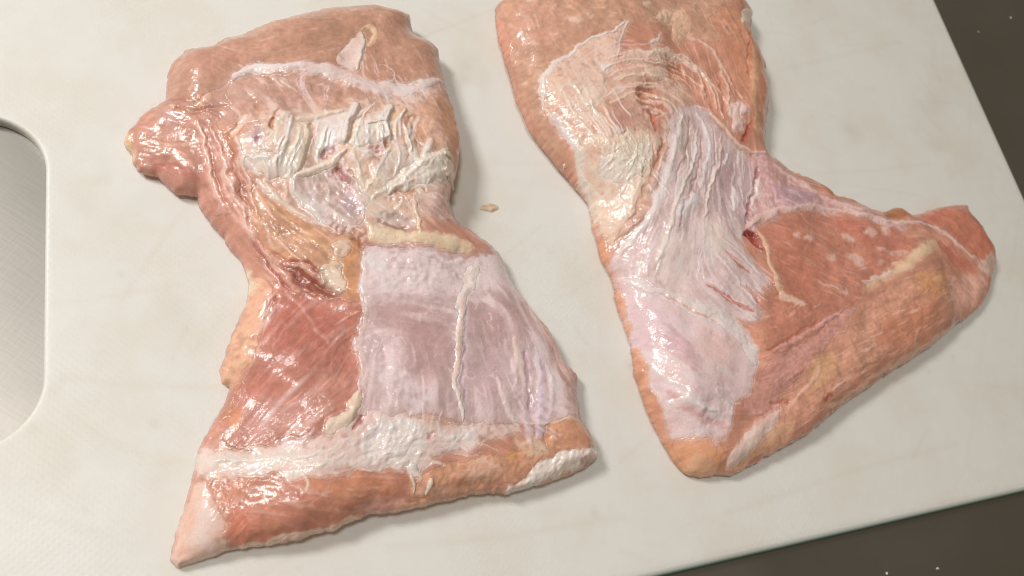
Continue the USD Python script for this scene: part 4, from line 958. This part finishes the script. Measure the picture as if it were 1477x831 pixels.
# dark cleft
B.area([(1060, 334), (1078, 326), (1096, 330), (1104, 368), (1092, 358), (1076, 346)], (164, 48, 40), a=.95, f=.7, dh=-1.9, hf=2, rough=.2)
# big red muscle
B.area([(1092, 332), (1130, 314), (1180, 306), (1240, 318), (1300, 336), (1330, 350), (1290, 372), (1280, 400), (1236, 432), (1190, 470), (1140, 500), (1112, 512), (1096, 490), (1110, 440), (1114, 412), (1104, 372)], (199, 126, 104), a=.93, f=1.6, fib=.7, dh=.6, hf=6, part=(MUS, 'meat'), rough=.27)
B.area([(1110, 340), (1160, 330), (1190, 380), (1160, 440), (1125, 420)], (194, 114, 88), a=.5, f=8)
B.area([(1190, 310), (1260, 330), (1320, 345), (1260, 355), (1210, 340)], (204, 118, 98), a=.6, f=5)
for x, y, r in ((1222, 344, 9), (1166, 346, 8), (1238, 378, 10), (1150, 340, 6), (1254, 336, 10), (1276, 332, 9), (1200, 370, 6), (1228, 372, 6), (1216, 420, 5), (1270, 378, 5), (1246, 388, 5)):
    B.area([(x - r, y + 2), (x - r * .3, y - r * .8), (x + r, y - 2), (x + r * .4, y + r * .7)], (224, 190, 176), a=.7, f=1.4, dh=.25, lump=.3)
B.area([(1240, 425), (1258, 408), (1285, 390), (1300, 372), (1325, 355), (1345, 344), (1352, 356), (1330, 372), (1305, 388), (1275, 408)], (228, 196, 158), a=.9, f=2.2, dh=.7, hf=2.5, part=(TEN, 'sheet'), fib=.4)
B.line([(1242, 412), (1262, 404), (1290, 390)], 6, (224, 194, 190), a=.7, dh=.4)
B.line([(1260, 356), (1290, 366), (1310, 362)], 9, (216, 164, 150), a=.7, dh=.3)
B.line([(1092, 326), (1106, 350), (1112, 390), (1124, 420), (1140, 432)], (13, 10, 8, 12, 14), (222, 178, 148), a=.9, dh=.8, part=(TEN, 'sheet'))
B.line([(1120, 425), (1146, 432), (1160, 440)], 14, (226, 190, 168), a=.7, dh=.3, soft=1.2)
# long pale tendon line to the tip
B.line([(1064, 340), (1082, 318), (1110, 306), (1150, 300), (1190, 298), (1235, 308), (1280, 320), (1330, 320), (1360, 336), (1390, 358), (1412, 378), (1424, 388)], (10, 12, 14, 12, 10, 11, 14, 8, 8, 9, 11, 12), (222, 182, 172), a=.92, dh=.9, rough=.2, part=(TEN, 'sheet'))
B.area([(1322, 318), (1345, 304), (1396, 296), (1430, 350), (1432, 372), (1412, 374), (1380, 345), (1350, 328)], (202, 118, 92), a=.9, f=1.3, fib=.8, dh=.3, part=(MUS, 'meat'))
B.area([(1318, 312), (1345, 306), (1365, 312), (1350, 322), (1326, 320)], (200, 104, 90), a=.6, f=2)
B.area([(1412, 372), (1436, 352), (1438, 385), (1426, 400), (1414, 395)], (210, 176, 160), a=.8, f=1.5)
B.area([(1346, 345), (1370, 350), (1410, 385), (1400, 395), (1365, 372)], (198, 108, 88), a=.7, f=2, dh=-.4)
B.line([(1400, 300), (1412, 330), (1418, 352)], 10, (190, 96, 74), a=.5, soft=1.2)
# lower streaks of the bundle
for pts in ([(1040, 345), (1070, 368), (1100, 398)], [(1025, 360), (1050, 390), (1080, 412)], [(1010, 395), (1050, 425), (1090, 455)], [(1060, 395), (1080, 425), (1096, 440)]):
    B.line(pts, 5, (226, 206, 204), a=.8, dh=.5, rough=.15)
for pts, wd in (([(1018, 410), (1050, 432), (1090, 452)], (4, 9, 4)), ([(1044, 360), (1065, 385), (1085, 395)], (3, 6, 4)), ([(1076, 410), (1090, 425), (1098, 440)], (5, 8, 5))):
    B.line(pts, wd, (196, 112, 92), a=.8, dh=-.5)
# pink fascia sheet lower left with its bright ridge
B.area([(888, 404), (920, 406), (960, 425), (1010, 448), (1060, 470), (1086, 500), (1096, 535), (1084, 560), (1062, 585), (1056, 612), (1046, 640), (1010, 632), (980, 640), (964, 628), (946, 580), (930, 540), (916, 500), (898, 450)], (205, 180, 181), a=.93, f=1.6, dh=.5, hf=2.5, fib=.25, rough=.17, part=('silver_skin', 'sheet'), mott=0.03, var=.012)
B.area([(910, 440), (950, 440), (1000, 480), (980, 520), (930, 500)], (204, 170, 178), a=.6, f=7)
B.area([(1010, 475), (1050, 480), (1060, 520), (1020, 530), (1000, 500)], (216, 172, 162), a=.6, f=6)
B.line([(960, 480), (990, 500), (1000, 540)], 30, (202, 150, 156), a=.4, soft=1.6)
B.line([(886, 400), (930, 412), (968, 428), (1010, 448), (1045, 462), (1072, 485), (1090, 520), (1094, 540)], (12, 16, 18, 22, 26, 26, 22, 12), (228, 212, 208), a=.9, dh=.8, rough=.13, part=('fascia_ridge', 'sheet'), soft=.7, fib=.2)
B.line([(950, 424), (985, 440), (1010, 452), (1040, 470)], 3.5, (190, 110, 96), a=.65, dh=-.4)
B.line([(888, 405), (900, 440), (914, 480), (925, 520), (940, 560), (960, 610)], 6, (228, 206, 202), a=.7, dh=.3)
B.line([(960, 560), (990, 590), (1030, 612), (1058, 622)], 12, (206, 146, 140), a=.5, dh=-.3, soft=1.3)
for pts, wd in (([(966, 600), (962, 585), (985, 578), (1020, 588), (1050, 602)], 9), ([(1030, 560), (1045, 580), (1060, 596)], 8), ([(975, 575), (1010, 580), (1035, 595)], 7), ([(920, 520), (950, 540), (985, 560)], 6)):
    B.line(pts, wd, (226, 208, 206), a=.6, dh=.55, rough=.12, soft=.9)
B.line([(960, 515), (975, 518), (985, 528)], 5, (222, 170, 168), a=.6, dh=.3)
# muscle strips below the sheet, right
B.area([(1098, 545), (1112, 512), (1150, 498), (1190, 470), (1225, 440), (1240, 448), (1190, 500), (1150, 545), (1125, 570), (1130, 592), (1100, 600), (1066, 590)], (207, 146, 136), a=.9, f=1.8, fib=.8, part=(MUS, 'meat'), dh=.4, hf=3)
B.line([(1100, 510), (1130, 492), (1160, 475), (1182, 458)], 5, (186, 104, 80), a=.55, dh=-.25)
B.line([(1110, 508), (1150, 488), (1190, 462), (1220, 444)], 7, (216, 160, 158), a=.7, dh=.4)
B.area([(1125, 575), (1160, 535), (1200, 500), (1240, 452), (1290, 412), (1340, 384), (1376, 396), (1376, 430), (1350, 470), (1300, 500), (1250, 530), (1205, 572), (1160, 612), (1136, 612)], (208, 148, 122), a=.93, f=2, fib=.8, dh=.6, hf=5, part=(MUS, 'meat'), rough=.3)
B.area([(1310, 400), (1345, 386), (1372, 396), (1370, 430), (1340, 430)], (212, 146, 88), a=.6, f=5)
B.area([(1260, 470), (1330, 430), (1370, 440), (1330, 490), (1270, 510)], (200, 122, 88), a=.6, f=6)
B.area([(1170, 525), (1200, 500), (1215, 520), (1190, 560), (1165, 565)], (218, 168, 118), a=.6, f=4)
B.area([(1370, 395), (1400, 395), (1426, 402), (1424, 420), (1400, 446), (1376, 460), (1372, 430)], (214, 160, 142), a=.85, f=1.8, fib=.5)
B.line([(1130, 590), (1150, 570), (1180, 545), (1182, 528), (1170, 525)], 7, (222, 172, 150), a=.7, dh=.4)
B.line([(1180, 600), (1240, 560), (1300, 520), (1345, 492), (1390, 458)], 8, (222, 176, 148), a=.75, dh=.1)
B.line([(1110, 580), (1128, 582), (1140, 575)], 5, (186, 96, 80), a=.6, dh=-.3)
B.area([(1190, 574), (1198, 570), (1200, 578), (1192, 582)], (176, 70, 50), a=.8, f=.8)
# bottom lobes
B.area([(958, 640), (985, 632), (1010, 628), (1044, 642), (1050, 660), (1036, 690), (990, 690), (970, 670)], (220, 154, 112), a=.93, f=1.3, fib=.5, dh=.7, hf=4, part=(MUS, 'meat'))
B.area([(985, 668), (1010, 655), (1030, 665), (1025, 684), (995, 686)], (228, 178, 142), a=.7, f=3)
B.area([(1080, 630), (1130, 598), (1150, 612), (1140, 640), (1090, 668), (1050, 690), (1050, 670)], (222, 170, 134), a=.85, f=1.6, fib=.4)
B.area([(1076, 668), (1110, 650), (1124, 650), (1096, 668), (1070, 682)], (196, 122, 92), a=.8, f=1.2, dh=-.3)
B.line([(1128, 590), (1105, 612), (1080, 636), (1060, 660), (1044, 684)], (10, 18, 22, 22, 22), (230, 204, 194), a=.95, dh=1.1, part=(TEN, 'sheet'), fib=.35, rough=.24)
B.line([(1086, 615), (1110, 600), (1130, 585)], 12, (218, 166, 152), a=.6, dh=.3)
# left side rim of bare muscle
B.line([(852, 325), (868, 375), (884, 415), (898, 470), (912, 520), (924, 565), (942, 608), (960, 645), (975, 668)], (8, 12, 11, 9, 14, 17, 18, 18, 14), (212, 148, 114), a=.85, fib=.5, part='')
for pts, wd, lift in (([(815, 243), (808, 240), (812, 248)], 4, .3), ([(924, 238), (922, 250), (925, 256)], 6, .4)):
    B.strand(pts, wd * 1.3, (228, 212, 194), lift * .35)
B.wisps([(862, 240), (890, 212), (940, 195), (945, 225), (915, 262), (880, 268)], 40, (238, 228, 214), (2, 6), (2, 5), .85, .6, .5)
B.wisps([(825, 200), (950, 190), (900, 320), (860, 330)], 70, (232, 218, 202), (2.5, 8), (1.5, 4.5), .7, .4, .35)
B.wisps([(785, 110), (905, 30), (870, 160), (830, 215)], 40, (228, 206, 192), (2, 7), (1.5, 4), .6, .3, .5)
B.wisps([(870, 90), (1000, 70), (1010, 150), (900, 200)], 40, (222, 184, 164), (2.5, 7), (1.5, 4), .55, .35, .4)
B.wisps([(960, 160), (1080, 220), (1090, 300), (1050, 400), (890, 390), (950, 260)], 70, (226, 212, 210), (6, 20), (1.5, 4.5), .55, .3, .08)
B.wisps([(1000, 60), (1080, 130), (1070, 200), (1010, 160)], 20, (224, 184, 166), (6, 14), (1.5, 4), .55, .3, .1)
B.wisps([(1090, 235), (1280, 310), (1180, 305), (1080, 330)], 26, (220, 188, 188), (5, 12), (1.5, 3.5), .55, .25, .15)
B.wisps([(1010, 340), (1110, 400), (1090, 470), (1010, 440)], 26, (228, 210, 206), (5, 12), (1.5, 3), .6, .3, .1)
B.wisps([(900, 420), (1080, 490), (1050, 630), (960, 630)], 30, (224, 204, 204), (4, 12), (1.2, 3.5), .45, .15, .3)
B.wisps([(1110, 330), (1290, 340), (1240, 420), (1130, 490)], 20, (216, 160, 142), (4, 11), (1.5, 3.5), .4, .12, .2)
B.wisps([(1130, 580), (1250, 460), (1390, 400), (1330, 490), (1170, 610)], 24, (222, 172, 140), (5, 14), (1.5, 4), .45, .15, .1)
for p, a in (([(900, 395), (1020, 435), (1090, 490), (1070, 520), (990, 460), (890, 430)], .8), ([(955, 560), (1060, 580), (1055, 630), (960, 630)], 1.5), ([(1020, 545), (1060, 560), (1060, 610), (1020, 590)], .9), ([(1020, 350), (1100, 400), (1090, 460), (1020, 420)], .8), ([(970, 160), (1070, 210), (1080, 330), (960, 390), (900, 380), (950, 280)], .65),
             ([(785, 145), (850, 170), (860, 230), (810, 200)], 1.0), ([(785, 100), (890, 60), (870, 150), (800, 150)], .55), ([(840, 190), (950, 190), (900, 300), (850, 290)], .6), ([(915, 120), (950, 125), (955, 185), (920, 170)], .9), ([(980, 60), (1070, 120), (1080, 170), (1030, 170)], .7), ([(1080, 130), (1105, 130), (1105, 200), (1085, 190)], .7),
             ([(1110, 250), (1260, 300), (1230, 315), (1110, 310)], .6), ([(1100, 440), (1250, 420), (1180, 500)], .5), ([(1110, 560), (1200, 500), (1240, 540), (1150, 610)], .6), ([(1260, 410), (1370, 400), (1340, 480), (1260, 500)], .45), ([(730, 20), (900, 10), (790, 200), (740, 120)], .25)):
    B.glint(p, a)
B.finish()


# ------------------------------------------------------------------ small loose bits
def crumb(name, label, cat, px, py, size, color, z0, flat, seed):
    rng = np.random.default_rng(seed)
    s = trimesh.creation.icosphere(4)
    v = np.array(s.vertices)
    rad = np.ones(len(v))
    ang = np.arctan2(v[:, 1], v[:, 0])
    for k in range(2, 9):
        rad += 0.15 / k ** 0.8 * np.cos(k * ang + rng.uniform(0, 6.3))
    hgt = np.ones(len(v))
    for k in range(6):
        a = rng.normal(size=3) * 3
        hgt += 0.16 * np.sin(v @ a + rng.uniform(0, 6))
    v = v * np.array([size[0], size[1], size[0] * flat]) / 2
    v[:, :2] *= np.maximum(rad, 0.35)[:, None]
    v[:, 2] *= hgt
    v[:, 2] = np.maximum(v[:, 2], -0.06 * size[0] * flat)
    v[:, 2] += z0 - v[:, 2].min() + 0.02
    v[:, :2] += at(px, py, z0)
    c = np.tile(S(*color), (len(v), 1)) * (0.9 + 0.12 * hgt)[:, None]
    custom(put(path_of(name), v, np.array(s.faces), SHEET, c, np.full(len(v), 0.4)), label, cat)


crumb('meat_scrap', 'small tan scrap of meat lying on the board between the two thighs', 'meat scrap', 706, 300, (5.6, 2.9), (220, 192, 164), 0, .14, 4)
STEEL_Z = -BOARD_T
crumb('crumb', 'white crumb on the dark worktop at the upper right corner', 'crumb', 1458, 26, (1.3, 1.1), (200, 190, 175), STEEL_Z, .5, 2)
crumb('crumb', 'tiny grey crumb on the worktop beside the board right edge', 'crumb', 1411, 46, (1.1, 1.2), (170, 160, 148), STEEL_Z, .5, 3)
crumb('crumb', 'white crumb on the worktop in front of the board, rightmost there', 'crumb', 1352, 820, (1.2, .9), (190, 180, 166), STEEL_Z, .5, 4)
crumb('crumb', 'pale crumb on the worktop at the bottom edge, left of another crumb', 'crumb', 1279, 827, (1.0, .9), (205, 196, 184), STEEL_Z, .5, 5)
